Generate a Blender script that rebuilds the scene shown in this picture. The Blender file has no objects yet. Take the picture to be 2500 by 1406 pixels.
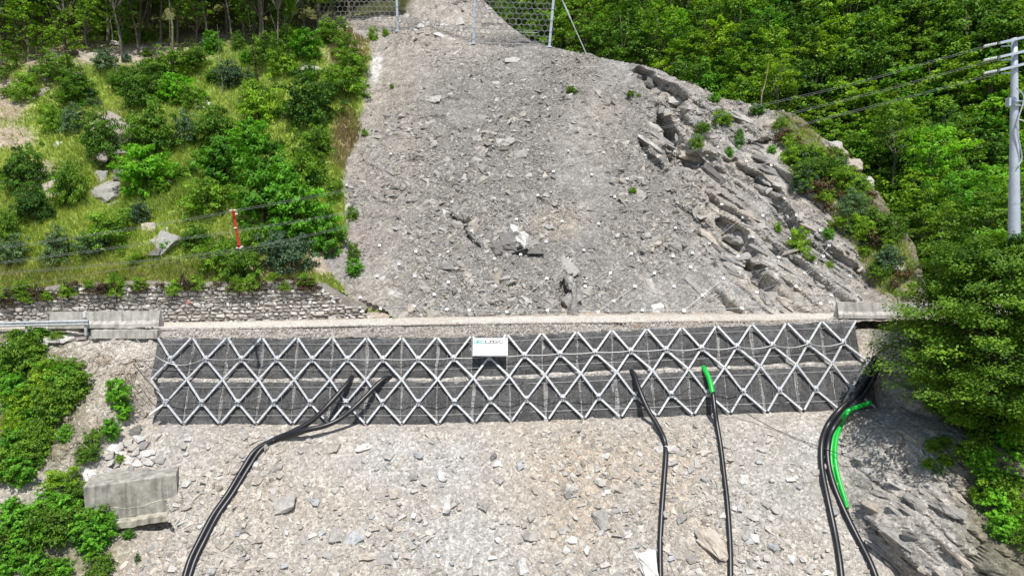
import bpy, math, random
import numpy as np
from mathutils import Vector, Matrix

S = bpy.context.scene
COL = S.collection
R = math.radians

# ------------------------------------------------------------------ camera, light
CAM = np.array([0.0, 0.0, 5.0]); PITCH = R(4.0); FPX = 2500 * 24 / 36.0
cam_d = bpy.data.cameras.new('camera'); cam = bpy.data.objects.new('camera', cam_d); COL.objects.link(cam)
cam.location = CAM; cam.rotation_euler = (R(90) - PITCH, 0, 0)
cam_d.lens = 24; cam_d.sensor_width = 36; cam_d.clip_end = 1500; S.camera = cam

SUN_EL, SUN_AZ = R(60), R(9)          # sun behind the camera, a little to its right
w = bpy.data.worlds.new('World'); S.world = w; w.use_nodes = True
nt = w.node_tree; bg = nt.nodes['Background']
sky = nt.nodes.new('ShaderNodeTexSky'); sky.sky_type = 'NISHITA'; sky.sun_disc = False
sky.sun_elevation = SUN_EL; sky.sun_rotation = R(180) - SUN_AZ
nt.links.new(sky.outputs[0], bg.inputs[0]); bg.inputs[1].default_value = 0.095
sun_d = bpy.data.lights.new('sun', 'SUN'); sun_d.energy = 4.3; sun_d.angle = R(0.6); sun_d.color = (1, .965, .91)
sun = bpy.data.objects.new('sun', sun_d); COL.objects.link(sun)
sv = Vector((math.cos(SUN_EL) * math.sin(SUN_AZ), -math.cos(SUN_EL) * math.cos(SUN_AZ), math.sin(SUN_EL)))
sun.rotation_euler = sv.to_track_quat('Z', 'Y').to_euler()
S.view_settings.view_transform = 'Standard'; S.view_settings.look = 'None'
S.view_settings.exposure = 0.3; S.view_settings.gamma = 1.0; S.view_settings.use_curve_mapping = False
S.cycles.max_bounces = 5; S.cycles.diffuse_bounces = 3; S.cycles.transparent_max_bounces = 4

RNG = np.random.default_rng(11); random.seed(5)
CP, SP = math.cos(PITCH), math.sin(PITCH)

# ------------------------------------------------------------------ geometry of the view (measuring aid)
def project(x, y, z):
    y = np.asarray(y, float); dz = np.asarray(z, float) - 5.0
    d = np.maximum(y * CP - dz * SP, .1); up = y * SP + dz * CP
    return 1250 + FPX * np.asarray(x) / d, 703 - FPX * up / d

def ray(u, v):
    a = (np.asarray(u, float) - 1250) / FPX; b = (703 - np.asarray(v, float)) / FPX
    dy = CP + b * SP; dz = -SP + b * CP
    return a / dy, dz / dy              # per metre of depth

def P(u, v, Y):
    rx, rz = ray(u, v)
    return Vector((float(rx * Y), float(Y), float(5 + rz * Y)))

def march(u, v, f, y0, y1, n=260, drop=0.0):
    u = np.atleast_1d(np.asarray(u, float)); v = np.atleast_1d(np.asarray(v, float))
    rx, rz = ray(u, v)
    if len(u) <= 64:
        ys = np.linspace(y0, y1, n)[:, None]; ok = ys >= f(rx[None] * ys, 5 + rz[None] * ys - drop)
        i = np.where(ok.any(0), ok.argmax(0), n - 1); hi = ys[i, 0]; lo = ys[np.maximum(i - 1, 0), 0]
        for _ in range(7):
            m = (lo + hi) / 2; c = m >= f(rx * m, 5 + rz * m - drop)
            hi = np.where(c, m, hi); lo = np.where(c, lo, m)
        return rx * hi, hi, 5 + rz * hi
    hit = np.full(u.shape, np.nan); prev = np.full(u.shape, float(y0)); done = np.zeros(u.shape, bool)
    for y in np.linspace(y0, y1, n):
        ok = (y >= f(rx * y, 5 + rz * y - drop)) & ~done
        hit[ok] = y; done |= ok
        prev[~done] = y
        if done.all(): break
    hit[~done] = y1
    lo, hi = prev, hit.copy()
    for _ in range(7):
        m = (lo + hi) / 2; c = m >= f(rx * m, 5 + rz * m - drop)
        hi = np.where(c, m, hi); lo = np.where(c, lo, m)
    return rx * hi, hi, 5 + rz * hi

# ------------------------------------------------------------------ noise
def _h(ix, iy, iz, s):
    n = (ix.astype(np.int64) * 374761393 + iy.astype(np.int64) * 668265263 + iz.astype(np.int64) * 2147483647 + s * 974711) & 0xffffffff
    n = ((n ^ (n >> 13)) * 1274126177) & 0xffffffff
    return ((n ^ (n >> 16)) & 0xffffff) / float(0xffffff)

def vn(x, y, z=0.0, s=0):
    x = np.asarray(x, float); y = np.asarray(y, float); z = np.broadcast_to(np.asarray(z, float), x.shape)
    ix, iy, iz = np.floor(x), np.floor(y), np.floor(z)
    fx, fy, fz = x - ix, y - iy, z - iz
    fx = fx * fx * (3 - 2 * fx); fy = fy * fy * (3 - 2 * fy); fz = fz * fz * (3 - 2 * fz)
    def c(a, b, d): return _h(ix + a, iy + b, iz + d, s)
    a = (c(0,0,0) * (1-fx) + c(1,0,0) * fx) * (1-fy) + (c(0,1,0) * (1-fx) + c(1,1,0) * fx) * fy
    if not np.any(z): return a * 2 - 1
    b = (c(0,0,1) * (1-fx) + c(1,0,1) * fx) * (1-fy) + (c(0,1,1) * (1-fx) + c(1,1,1) * fx) * fy
    return (a * (1-fz) + b * fz) * 2 - 1

def fbm(x, y, sc, o=4, s=0, g=.5):
    t = 0; a = 1; k = 0
    for i in range(o):
        t = t + a * vn(x / sc + 17.3 * i, y / sc - 9.1 * i, 0.0, s + i); k += a; a *= g; sc /= 2.03
    return t / k

def sstep(a, b, x): t = np.clip((x - a) / (b - a), 0, 1); return t * t * (3 - 2 * t)
def ell(u, v, cu, cv, ru, rv, soft=.35): return 1 - sstep(1 - soft, 1 + soft, np.sqrt(((u-cu)/ru)**2 + ((v-cv)/rv)**2))
def mix(a, b, t): return a * (1 - t) + b * t

# ------------------------------------------------------------------ mesh building
def mesh(name, V, F3=None, F4=None, mat=None, col=None, smooth=False):
    V = np.asarray(V, np.float32).reshape(-1, 3)
    n3 = 0 if F3 is None else len(F3); n4 = 0 if F4 is None else len(F4)
    me = bpy.data.meshes.new(name)
    me.vertices.add(len(V)); me.vertices.foreach_set('co', V.ravel())
    loops = []
    if n3: loops.append(np.asarray(F3, np.int32).ravel())
    if n4: loops.append(np.asarray(F4, np.int32).ravel())
    L = np.concatenate(loops)
    me.loops.add(len(L)); me.loops.foreach_set('vertex_index', L)
    me.polygons.add(n3 + n4)
    st = np.concatenate([np.arange(n3) * 3, n3 * 3 + np.arange(n4) * 4]).astype(np.int32)
    me.polygons.foreach_set('loop_start', st)
    me.polygons.foreach_set('use_smooth', np.full(n3 + n4, bool(smooth)))
    if col is not None:
        c = np.asarray(col, np.float32)
        if c.ndim == 1: c = np.stack([c, c, c], 1)
        c4 = np.ones((len(V), 4), np.float32); c4[:, :3] = c
        at = me.color_attributes.new('Col', 'FLOAT_COLOR', 'POINT'); at.data.foreach_set('color', c4.ravel())
    me.update(calc_edges=True); me.validate()
    if mat: me.materials.append(mat)
    return me

class MB:
    def __init__(s): s.V = []; s.T = []; s.Q = []; s.C = []; s.n = 0
    def add(s, V, T=None, Q=None, c=None):
        V = np.asarray(V, float).reshape(-1, 3)
        if T is not None and len(T): s.T.append(np.asarray(T).reshape(-1, 3) + s.n)
        if Q is not None and len(Q): s.Q.append(np.asarray(Q).reshape(-1, 4) + s.n)
        s.V.append(V); s.n += len(V)
        c = np.asarray(1.0 if c is None else c, float)
        s.C.append(np.broadcast_to(c if c.ndim else np.array([c, c, c]), (len(V), 3)))
    def mesh(s, name, mat, smooth=False):
        return mesh(name, np.concatenate(s.V), np.concatenate(s.T) if s.T else None, np.concatenate(s.Q) if s.Q else None, mat, np.concatenate(s.C), smooth)
    def box(s, cx, cy, cz, sx, sy, sz, M=None, c=None, bev=0.0, jit=0.0):
        x, y, z = sx/2, sy/2, sz/2
        if bev > 0:
            b = bev; V = []
            for a in (-1, 1):
                for q in ((-x+b,-z),(x-b,-z),(x,-z+b),(x,z-b),(x-b,z),(-x+b,z),(-x,z-b),(-x,-z+b)): V.append((q[0]*(1-(a<0)*b*.8/x), a*y, q[1]*(1-(a<0)*b*.8/z)))
            V = np.array(V)
            Q = [[i, (i+1)%8, 8+(i+1)%8, 8+i] for i in range(8)]
            T = [[0, i+1, i] for i in range(1, 7)] + [[8, 8+i, 9+i] for i in range(1, 7)]
        else:
            V = np.array([(a*x, b*y, d*z) for a in (-1,1) for b in (-1,1) for d in (-1,1)], float)
            Q = [[0,1,3,2],[4,6,7,5],[0,4,5,1],[2,3,7,6],[0,2,6,4],[1,5,7,3]]; T = None
        if jit: V = V + RNG.normal(0, jit, V.shape)
        if M is not None: V = V @ np.array(M)[:3, :3].T
        s.add(V + np.array([cx, cy, cz]), T, Q, c)
    def tube(s, pts, r, sides=6, c=None, cap=True):
        pts = np.asarray([tuple(p) for p in pts], float); n = len(pts)
        r = np.broadcast_to(np.asarray(r, float), (n,))
        t = np.gradient(pts, axis=0); t /= np.linalg.norm(t, axis=1, keepdims=True) + 1e-9
        ref = np.array([0, 0, 1.0]) if abs(t[:, 2]).mean() < .8 else np.array([1.0, 0, 0])
        a = np.cross(t, ref); a /= np.linalg.norm(a, axis=1, keepdims=True) + 1e-9; b = np.cross(t, a)
        th = np.arange(sides) / sides * 2 * np.pi
        V = pts[:, None] + r[:, None, None] * (np.cos(th)[None, :, None] * a[:, None] + np.sin(th)[None, :, None] * b[:, None])
        i = np.arange(n - 1)[:, None] * sides; j = np.arange(sides)[None]; k = (np.arange(sides)[None] + 1) % sides
        Q = np.stack([i + j, i + k, i + sides + k, i + sides + j], -1).reshape(-1, 4)
        T = None
        V = V.reshape(-1, 3)
        if cap:
            T = [[0, q + 1, q] for q in range(1, sides - 1)] + [[(n-1)*sides, (n-1)*sides + q, (n-1)*sides + q + 1] for q in range(1, sides - 1)]
        s.add(V, T, Q, c)
    def beam(s, p0, p1, wdt, dep, nrm, c=None):
        p0 = np.array(p0, float); p1 = np.array(p1, float); d = p1 - p0; L = np.linalg.norm(d); d /= L
        nrm = np.array(nrm, float); sd = np.cross(d, nrm); sd /= np.linalg.norm(sd); up = np.cross(sd, d)
        V = [p + sd * a * wdt / 2 + up * b * dep / 2 for p in (p0, p1) for a in (-1, 1) for b in (-1, 1)]
        s.add(V, None, [[0,1,3,2],[4,6,7,5],[0,4,5,1],[2,3,7,6],[0,2,6,4],[1,5,7,3]], c)

def spline(pts, n=8):
    pts = [Vector(p) for p in pts]; out = []
    q = [pts[0] * 2 - pts[1]] + pts + [pts[-1] * 2 - pts[-2]]
    for i in range(1, len(q) - 2):
        for k in range(n):
            t = k / n; a, b, c, d = q[i-1], q[i], q[i+1], q[i+2]
            out.append(0.5 * ((2*b) + (c-a)*t + (2*a-5*b+4*c-d)*t*t + (3*b-a-3*c+d)*t*t*t))
    out.append(pts[-1]); return out

# ------------------------------------------------------------------ object helpers
def link(name, me, parent=None, loc=None):
    o = bpy.data.objects.new(name, me); COL.objects.link(o)
    if parent: o.parent = parent
    if loc is not None: o.location = loc
    return o
def tag(o, label=None, cat=None, group=None, kind=None):
    if label: o['label'] = label
    if cat: o['category'] = cat
    if group: o['group'] = group
    if kind: o['kind'] = kind
    return o
def thing(name, label, cat, loc=(0,0,0), rz=0, group=None, sc=None):
    o = bpy.data.objects.new(name, None); COL.objects.link(o); o.location = loc; o.rotation_euler = (0, 0, rz)
    o.empty_display_size = .2
    if sc is not None: o.scale = sc
    return tag(o, label, cat, group)
def struct(name, me): return tag(link(name, me), kind='structure')

# ------------------------------------------------------------------ materials
def newmat(name, rough=.9, spec=.2):
    m = bpy.data.materials.new(name); m.use_nodes = True
    b = m.node_tree.nodes['Principled BSDF']; b.inputs['Roughness'].default_value = rough
    b.inputs['Specular IOR Level'].default_value = spec
    return m, m.node_tree, b
def N(nt, t, **k):
    n = nt.nodes.new(t)
    for a, v in k.items():
        if a.startswith('i_'): n.inputs[int(a[2:])].default_value = v
        else: setattr(n, a, v)
    return n
def ramp(nt, stops):
    r = nt.nodes.new('ShaderNodeValToRGB'); e = r.color_ramp.elements
    while len(e) > 1: e.remove(e[-1])
    e[0].position = stops[0][0]; e[0].color = (*stops[0][1], 1) if hasattr(stops[0][1], '__len__') else (stops[0][1],)*3 + (1,)
    for p, c in stops[1:]:
        x = e.new(p); x.color = (*c, 1) if hasattr(c, '__len__') else (c, c, c, 1)
    return r
def mult(nt, a, b, f=1.0):
    m = N(nt, 'ShaderNodeMix', data_type='RGBA', blend_type='MULTIPLY'); m.inputs[0].default_value = f
    nt.links.new(a, m.inputs[6]); nt.links.new(b, m.inputs[7]); return m.outputs[2]
def noise(nt, sc, det=4, rough=.6, co=None, dist=0):
    n = N(nt, 'ShaderNodeTexNoise'); n.inputs['Scale'].default_value = sc; n.inputs['Detail'].default_value = det; n.inputs['Roughness'].default_value = rough
    n.inputs['Distortion'].default_value = dist
    if co: nt.links.new(co, n.inputs['Vector'])
    return n

def ground_mat(name, lo=.62, hi=1.28, bump=.6, scale=1.0, peb=True):
    m, nt, b = newmat(name, .95, .1)
    a = N(nt, 'ShaderNodeAttribute', attribute_name='Col'); g = N(nt, 'ShaderNodeNewGeometry')
    n1 = noise(nt, 1.1 * scale, 8, .7, g.outputs['Position']); r1 = ramp(nt, [(.3, lo), (.7, hi)]); nt.links.new(n1.outputs[0], r1.inputs[0])
    c = mult(nt, a.outputs[0], r1.outputs[0])
    n2 = noise(nt, 9 * scale, 5, .75, g.outputs['Position'], .6); r2 = ramp(nt, [(.34, .6), (.5, 1.0), (.7, 1.3)]); nt.links.new(n2.outputs[0], r2.inputs[0])
    c = mult(nt, c, r2.outputs[0])
    bump_in = n2.outputs[0]
    if peb:
        v = N(nt, 'ShaderNodeTexVoronoi', feature='F1'); v.inputs['Scale'].default_value = 7.5 * scale
        wv = N(nt, 'ShaderNodeVectorMath', operation='ADD'); nn = noise(nt, 5, 2, .5, g.outputs['Position'])
        sc = N(nt, 'ShaderNodeVectorMath', operation='SCALE'); sc.inputs[3].default_value = .25
        nt.links.new(nn.outputs[1], sc.inputs[0]); nt.links.new(g.outputs['Position'], wv.inputs[0]); nt.links.new(sc.outputs[0], wv.inputs[1]); nt.links.new(wv.outputs[0], v.inputs['Vector'])
        sr = N(nt, 'ShaderNodeSeparateColor'); nt.links.new(v.outputs['Color'], sr.inputs[0])
        r3 = ramp(nt, [(0, .72), (.6, 1.0), (1, 1.35)]); nt.links.new(sr.outputs[0], r3.inputs[0])
        c = mult(nt, c, r3.outputs[0])
        ad = N(nt, 'ShaderNodeMath', operation='MULTIPLY_ADD'); ad.inputs[1].default_value = .8
        nt.links.new(sr.outputs[0], ad.inputs[0]); nt.links.new(n2.outputs[0], ad.inputs[2]); bump_in = ad.outputs[0]
    nt.links.new(c, b.inputs['Base Color'])
    bp = N(nt, 'ShaderNodeBump'); bp.inputs['Strength'].default_value = bump; bp.inputs['Distance'].default_value = .06
    nt.links.new(bump_in, bp.inputs['Height']); nt.links.new(bp.outputs[0], b.inputs['Normal'])
    return m

def stone_mat(name, base=None, var=.3, sc=3.0, lime=0.0):
    """rock: the colour comes from the piece (attribute) or a base colour, varied per object"""
    m, nt, b = newmat(name, .9, .2)
    g = N(nt, 'ShaderNodeNewGeometry'); oi = N(nt, 'ShaderNodeObjectInfo')
    if base is None:
        src = N(nt, 'ShaderNodeAttribute', attribute_name='Col').outputs[0]
    else:
        src = N(nt, 'ShaderNodeRGB'); src.outputs[0].default_value = (*base, 1); src = src.outputs[0]
    rr = ramp(nt, [(0, 1 - var), (1, 1 + var)]); nt.links.new(oi.outputs['Random'], rr.inputs[0])
    c = mult(nt, src, rr.outputs[0])
    n = noise(nt, sc, 8, .7, g.outputs['Position'], .8); r = ramp(nt, [(.3, .6), (.48, .95), (.7, 1.25)]); nt.links.new(n.outputs[0], r.inputs[0])
    c = mult(nt, c, r.outputs[0])
    if lime:
        n3 = noise(nt, 4.2, 6, .75, g.outputs['Position']); r3 = ramp(nt, [(lime, 0.0), (lime + .07, 1.0)]); nt.links.new(n3.outputs[0], r3.inputs[0])
        mx = N(nt, 'ShaderNodeMix', data_type='RGBA'); nt.links.new(r3.outputs[0], mx.inputs[0]); nt.links.new(c, mx.inputs[6]); mx.inputs[7].default_value = (.6, .58, .54, 1)
        c = mx.outputs[2]
    nt.links.new(c, b.inputs['Base Color'])
    bp = N(nt, 'ShaderNodeBump'); bp.inputs['Strength'].default_value = .6; bp.inputs['Distance'].default_value = .04
    n4 = noise(nt, sc * 4, 8, .7, g.outputs['Position'], .5)
    nt.links.new(n4.outputs[0], bp.inputs['Height']); nt.links.new(bp.outputs[0], b.inputs['Normal'])
    return m

def leaf_mat(name, dark, bright, trans=.35, rand=.35):
    m = bpy.data.materials.new(name); m.use_nodes = True; nt = m.node_tree; nt.nodes.clear()
    out = N(nt, 'ShaderNodeOutputMaterial'); a = N(nt, 'ShaderNodeAttribute', attribute_name='Col'); oi = N(nt, 'ShaderNodeObjectInfo')
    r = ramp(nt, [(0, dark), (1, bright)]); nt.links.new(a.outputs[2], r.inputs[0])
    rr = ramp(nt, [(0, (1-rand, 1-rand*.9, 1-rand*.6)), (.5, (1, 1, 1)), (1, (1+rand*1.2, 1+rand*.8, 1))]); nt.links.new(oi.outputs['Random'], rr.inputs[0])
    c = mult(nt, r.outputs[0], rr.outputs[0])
    d = N(nt, 'ShaderNodeBsdfPrincipled'); d.inputs['Roughness'].default_value = .55; d.inputs['Specular IOR Level'].default_value = .25; nt.links.new(c, d.inputs['Base Color'])
    t = N(nt, 'ShaderNodeBsdfTranslucent'); tc = mult(nt, c, c); 
    tm = N(nt, 'ShaderNodeMix', data_type='RGBA', blend_type='MULTIPLY'); tm.inputs[0].default_value = 1; nt.links.new(c, tm.inputs[6]); tm.inputs[7].default_value = (1.5, 1.5, .5, 1)
    nt.links.new(tm.outputs[2], t.inputs[0])
    mx = N(nt, 'ShaderNodeMixShader'); mx.inputs[0].default_value = trans
    nt.links.new(d.outputs[0], mx.inputs[1]); nt.links.new(t.outputs[0], mx.inputs[2]); nt.links.new(mx.outputs[0], out.inputs[0])
    return m

def plain(name, c, rough=.6, metal=0.0, spec=.4, nz=0.0, sc=3.0):
    m, nt, b = newmat(name, rough, spec); b.inputs['Metallic'].default_value = metal
    if nz:
        g = N(nt, 'ShaderNodeNewGeometry'); n = noise(nt, sc, 6, .65, g.outputs['Position']); r = ramp(nt, [(.3, 1-nz), (.7, 1+nz)]); nt.links.new(n.outputs[0], r.inputs[0])
        s = N(nt, 'ShaderNodeRGB'); s.outputs[0].default_value = (*c, 1)
        nt.links.new(mult(nt, s.outputs[0], r.outputs[0]), b.inputs['Base Color'])
        bp = N(nt, 'ShaderNodeBump'); bp.inputs['Strength'].default_value = nz; bp.inputs['Distance'].default_value = .01
        nt.links.new(n.outputs[0], bp.inputs['Height']); nt.links.new(bp.outputs[0], b.inputs['Normal'])
    else: b.inputs['Base Color'].default_value = (*c, 1)
    return m

M_HILL = ground_mat('hillside_ground', .6, 1.3, .8)
M_LOW = ground_mat('slope_rubble', .8, 1.16, .7)
M_ROAD = ground_mat('road_dust', .85, 1.12, .3, 1.3)
M_FAR = ground_mat('forest_floor', .5, 1.5, .5, .5, False)
M_RUB = stone_mat('rubble_stone', None, .0, 2.5)
M_ROCKC = stone_mat('loose_rock', None, .18, 3.0)
M_BARK = plain('bark', (.16, .14, .115), .95, 0, .1, .5, 6)
M_BARKD = plain('bark_dark', (.05, .042, .034), .95, 0, .1, .5, 6)
M_DEAD = plain('dead_wood', (.36, .29, .21), .95, 0, .1, .4, 8)
M_STEEL = plain('galvanised_steel', (.47, .485, .50), .55, .25, .4, .28, 5)
M_LINE = plain('power_line_wire', (.30, .31, .31), .5, .2, .4)
M_CABLE = plain('steel_cable', (.42, .42, .42), .5, .3, .4)
M_CABLED = plain('black_cable', (.03, .03, .032), .6)
M_RING = plain('ring_net_wire', (.30, .31, .33), .5, .3, .4)
M_PIPE = plain('black_pipe', (.014, .015, .018), .38, 0, .5, .35, 5)
M_GREEN = plain('green_pipe', (.01, .42, .05), .4, 0, .5, .12, 6)
M_POLE = plain('pole_steel', (.50, .55, .62), .4, .2, .5, .12, 2.5)
M_RED = plain('red_insulator', (.45, .035, .015), .4, 0, .5, .25, 8)
M_WHITE = plain('white_paint', (.86, .86, .85), .5)
M_PLATE = plain('anchor_plate', (.72, .72, .72), .5, .2, .5)
M_TXT1 = plain('lettering_green', (.10, .42, .36), .6)
M_TXT2 = plain('lettering_teal', (.18, .40, .40), .6)
M_TXT3 = plain('lettering_grey', (.20, .21, .22), .6)

LM = {
 'dark':  leaf_mat('leaf_dark', (.020, .060, .010), (.150, .320, .036)),
 'mid':   leaf_mat('leaf_mid', (.036, .10, .010), (.29, .51, .045)),
 'bright':leaf_mat('leaf_bright', (.040, .14, .012), (.22, .54, .045), .4),
 'lime':  leaf_mat('leaf_lime', (.065, .130, .010), (.27, .46, .045), .4),
 'blue':  leaf_mat('leaf_bluegreen', (.030, .070, .034), (.150, .260, .115), .25),
 'wood':  leaf_mat('leaf_forest', (.034, .095, .013), (.195, .385, .050), .32, .45),
 'horn':  leaf_mat('leaf_hornbeam', (.020, .075, .008), (.190, .340, .030), .3, 0.0),
 'brown': leaf_mat('leaf_brown', (.05, .035, .018), (.19, .14, .065), .2),
 'shade': leaf_mat('leaf_shade', (.012, .038, .008), (.07, .145, .03), .3),
}
GR_MAT = leaf_mat('grass_blades', (.15, .26, .03), (.56, .62, .16), .3, 0)
DRY_MAT = leaf_mat('dry_grass', (.20, .16, .08), (.50, .42, .24), .3, 0)

# ------------------------------------------------------------------ terrain functions  (depth y as function of x, z)
def Lin(t, pts):
    pts = np.array(pts, float); return np.interp(t, pts[:, 0], pts[:, 1])
UR = [(-400,900),(0,1180),(60,1240),(100,1295),(115,1345),(135,1440),(160,1560),(190,1650),(225,1720),(250,1790),(262,1850),(285,1930),(340,2005),(440,2115),(520,2150),(600,2215),(700,2240),(1000,2260)]
UL = [(-400,1060),(0,1015),(30,985),(48,850),(80,860),(100,905),(150,905),(200,893),(270,880),(330,876),(400,842),(450,838),(600,848),(622,790),(660,800),(700,835),(745,880),(775,960),(1000,960)]
def z_road(x): return np.interp(x, [-40, -18, -9, 0, 21, 45], [-.8, -.55, -.33, -.2, .03, .2])

def hill_raw(x, z):
    kl = 1 - sstep(-14, -9, x)
    y = 46.6 + (z + .3) * (1.0 + .08 * kl)
    # left side: the wood stands on a gentler shelf above a small scarp
    zs = 21.0 + 1.2 * fbm(x, x * 0, 9, 2, 3) + .06 * (x + 30)
    m = 1 - sstep(-22, -16, x)
    t = z - zs
    y = y + m * (np.where(t < 0, 0, np.where(t < 1.5, -t * .55, -.82 + np.minimum(t - 1.5, 9) * .62 - np.maximum(t - 10.5, 0) * .3)))
    return y
def hill_masks(x, z):
    y = hill_raw(x, z); u, v = project(x, y, z)
    ul = Lin(v, UL) + 14 * fbm(x, z, 2.2, 3, 41); ur = Lin(v, UR)
    veg = 1 - sstep(-10, 10, u - ul)
    strata = sstep(0, 90, u - (1520 + (v - 200) * .30)) * sstep(150, 230, v) * (1 - veg)
    outc = sstep(-10, 40, (u - (1900 + (v - 330) * .62))) * sstep(240, 300, v)   # overgrown spur right of the scree
    return u, v, veg, strata, outc, ur, y
def blocks(a_, b_, la, lb, s, n_=.25):
    b2 = b_ / lb + n_ * vn(a_ / la * .7, b_ / lb * .7, 0., s); r = np.floor(b2)
    a2 = a_ / la + 7.3 * _h(r, r * 0, r * 0, s) + n_ * vn(b_ / lb, a_ / la, 0., s + 1); q = np.floor(a2)
    h = _h(r, q, r * 0, s + 2); fa = a2 - q; fb = b2 - r
    e = sstep(0, .07, fa) * sstep(1, .95, fa) * sstep(0, .12, fb) * sstep(1, .94, fb)
    return h * 1.0 + .35 * (fb - .5) * (h - .3) - .35 * (1 - e)
def hill(x, z):
    x = np.asarray(x, float); z = np.asarray(z, float)
    u, v, veg, st, outc, ur, y = hill_masks(x, z)
    scree = (1 - veg)
    d = .22 * fbm(x, z * .22, 1.3, 3, 10) * scree + .55 * fbm(x, z, 6.5, 3, 7) + .16 * fbm(x, z, 1.3, 3, 9)
    y = y - d * (1 + .5 * veg) - .75 * veg
    # bedrock slabs dipping to the lower right
    b = x * .74 + z * .67 + .5 * fbm(x, z, 3.0, 3, 12); a = x * .67 - z * .74
    b = b + .10 * a * 0
    def saw(q): f = q - np.floor(q); return np.where(f < .12, f / .12, 1 - (f - .12) / .88)
    def saw(q, k=.14): f = q - np.floor(q); return np.where(f < k, f / k, 1 - (f - k) / (1 - k))
    slabs = sstep(-20, 60, u - 1690 - (v - 420) * .1) * sstep(330, 430, v)     # long clean slabs low on the right
    slabs = np.maximum(slabs, ell(u, v, 1600, 350, 60, 90, .4))
    big = blocks(a, b, 9.0, 2.6, 31, .35); mid_ = blocks(a, b, 3.0, .9, 33, .3); sm = blocks(a, b, 1.4, .42, 35, .3)
    rough = sstep(-.2, .35, fbm(x, z, 3.0, 3, 37))
    w1 = b + .35 * vn(a * .16, b * .2, 0., 38); am = .55 + .45 * vn(np.floor(w1 / 2.9), a * .12, 0., 39)
    lam = 1.15 * am * saw(w1 / 2.9) + .42 * (.6 + .4 * vn(a * .25, np.floor(w1 / .83), 0., 40)) * saw(w1 / .83 + .2 * vn(a * .3, 0 * a, 0., 42)) + .10 * vn(w1 * 5, a * .35, 0., 43)
    y = y - st * (1 - outc * .5) * ((1 - slabs) * (1.1 * big + .7 * mid_ * (.35 + .65 * rough) + .3 * sm * rough) + slabs * (lam + .28 * mid_ * rough))
    y = y - scree * (.10 * fbm(x, z, .45, 2, 15) + .30 * sstep(.15, .45, fbm(x, z, 2.6, 3, 77)) + .16 * sstep(.1, .35, fbm(x, z, 1.1, 3, 78)))
    # overhanging breaks in the bedrock: the rock above stands proud, the part below is cut back
    for (cu, cv, rl, rw, ang, am) in ((1640, 330, 75, 13, 58, 1.4), (1690, 398, 70, 16, 20, 1.1), (1786, 578, 62, 20, 48, 1.5), (1850, 682, 48, 20, 52, 1.5), (1596, 205, 60, 13, 35, 1.1), (1641, 252, 24, 12, 10, .9), (1830, 432, 90, 10, 30, .8), (1900, 520, 130, 9, 50, .8), (1285, 618, 34, 9, 5, .6), (1135, 560, 64, 6, 52, .5), (1378, 722, 42, 11, 85, .9), (1590, 390, 50, 9, 48, .7)):
        c_, s_ = math.cos(R(ang)), math.sin(R(ang)); du = u - cu + 8 * vn(x * 1.6, z * 1.6, 0., 91); dv = v - cv + 8 * vn(x * 1.6, z * 1.6, 0., 92)
        al = du * c_ + dv * s_; ac = -du * s_ + dv * c_
        y = y + am * ell(al, ac, 0, 0, rl, rw, .2) - .55 * am * ell(al, ac, 0, -rw * 1.5, rl * 1.1, rw * 1.1, .5)
    # gullies and hollows
    y = y + 1.0 * ell(u, v, 1650, 335, 22, 70) * scree + .9 * ell(u, v, 1690, 395, 60, 20) + 1.1 * ell(u, v, 2120, 640, 35, 110)
    y = y + .9 * ell(u, v, 265, 455, 34, 62) + .5 * ell(u, v, 960, 560, 0.1, .1)
    y = y - 1.1 * ell(u, v, 270, 335, 40, 55) - .8 * ell(u, v, 380, 590, 36, 36)
    y = y - outc * (.7 + .8 * fbm(x, z, 2.6, 4, 55))
    # cut back behind the old stone wall
    zt = np.interp(1250 + x / 46.4 * FPX, [-300, 780, 860, 930, 990], [1.75, 1.75, .9, .2, -.9])
    y = np.where((z < zt) & (x < -8), np.maximum(y, 47.6 + .3 * np.clip(z, 0, 3)), y)
    # the far side of the spur drops away
    dm = (u - ur) / FPX * y
    y = y + np.where(dm > 0, np.minimum(dm * 5.0 + dm * dm, 70), 0)
    return y

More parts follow.
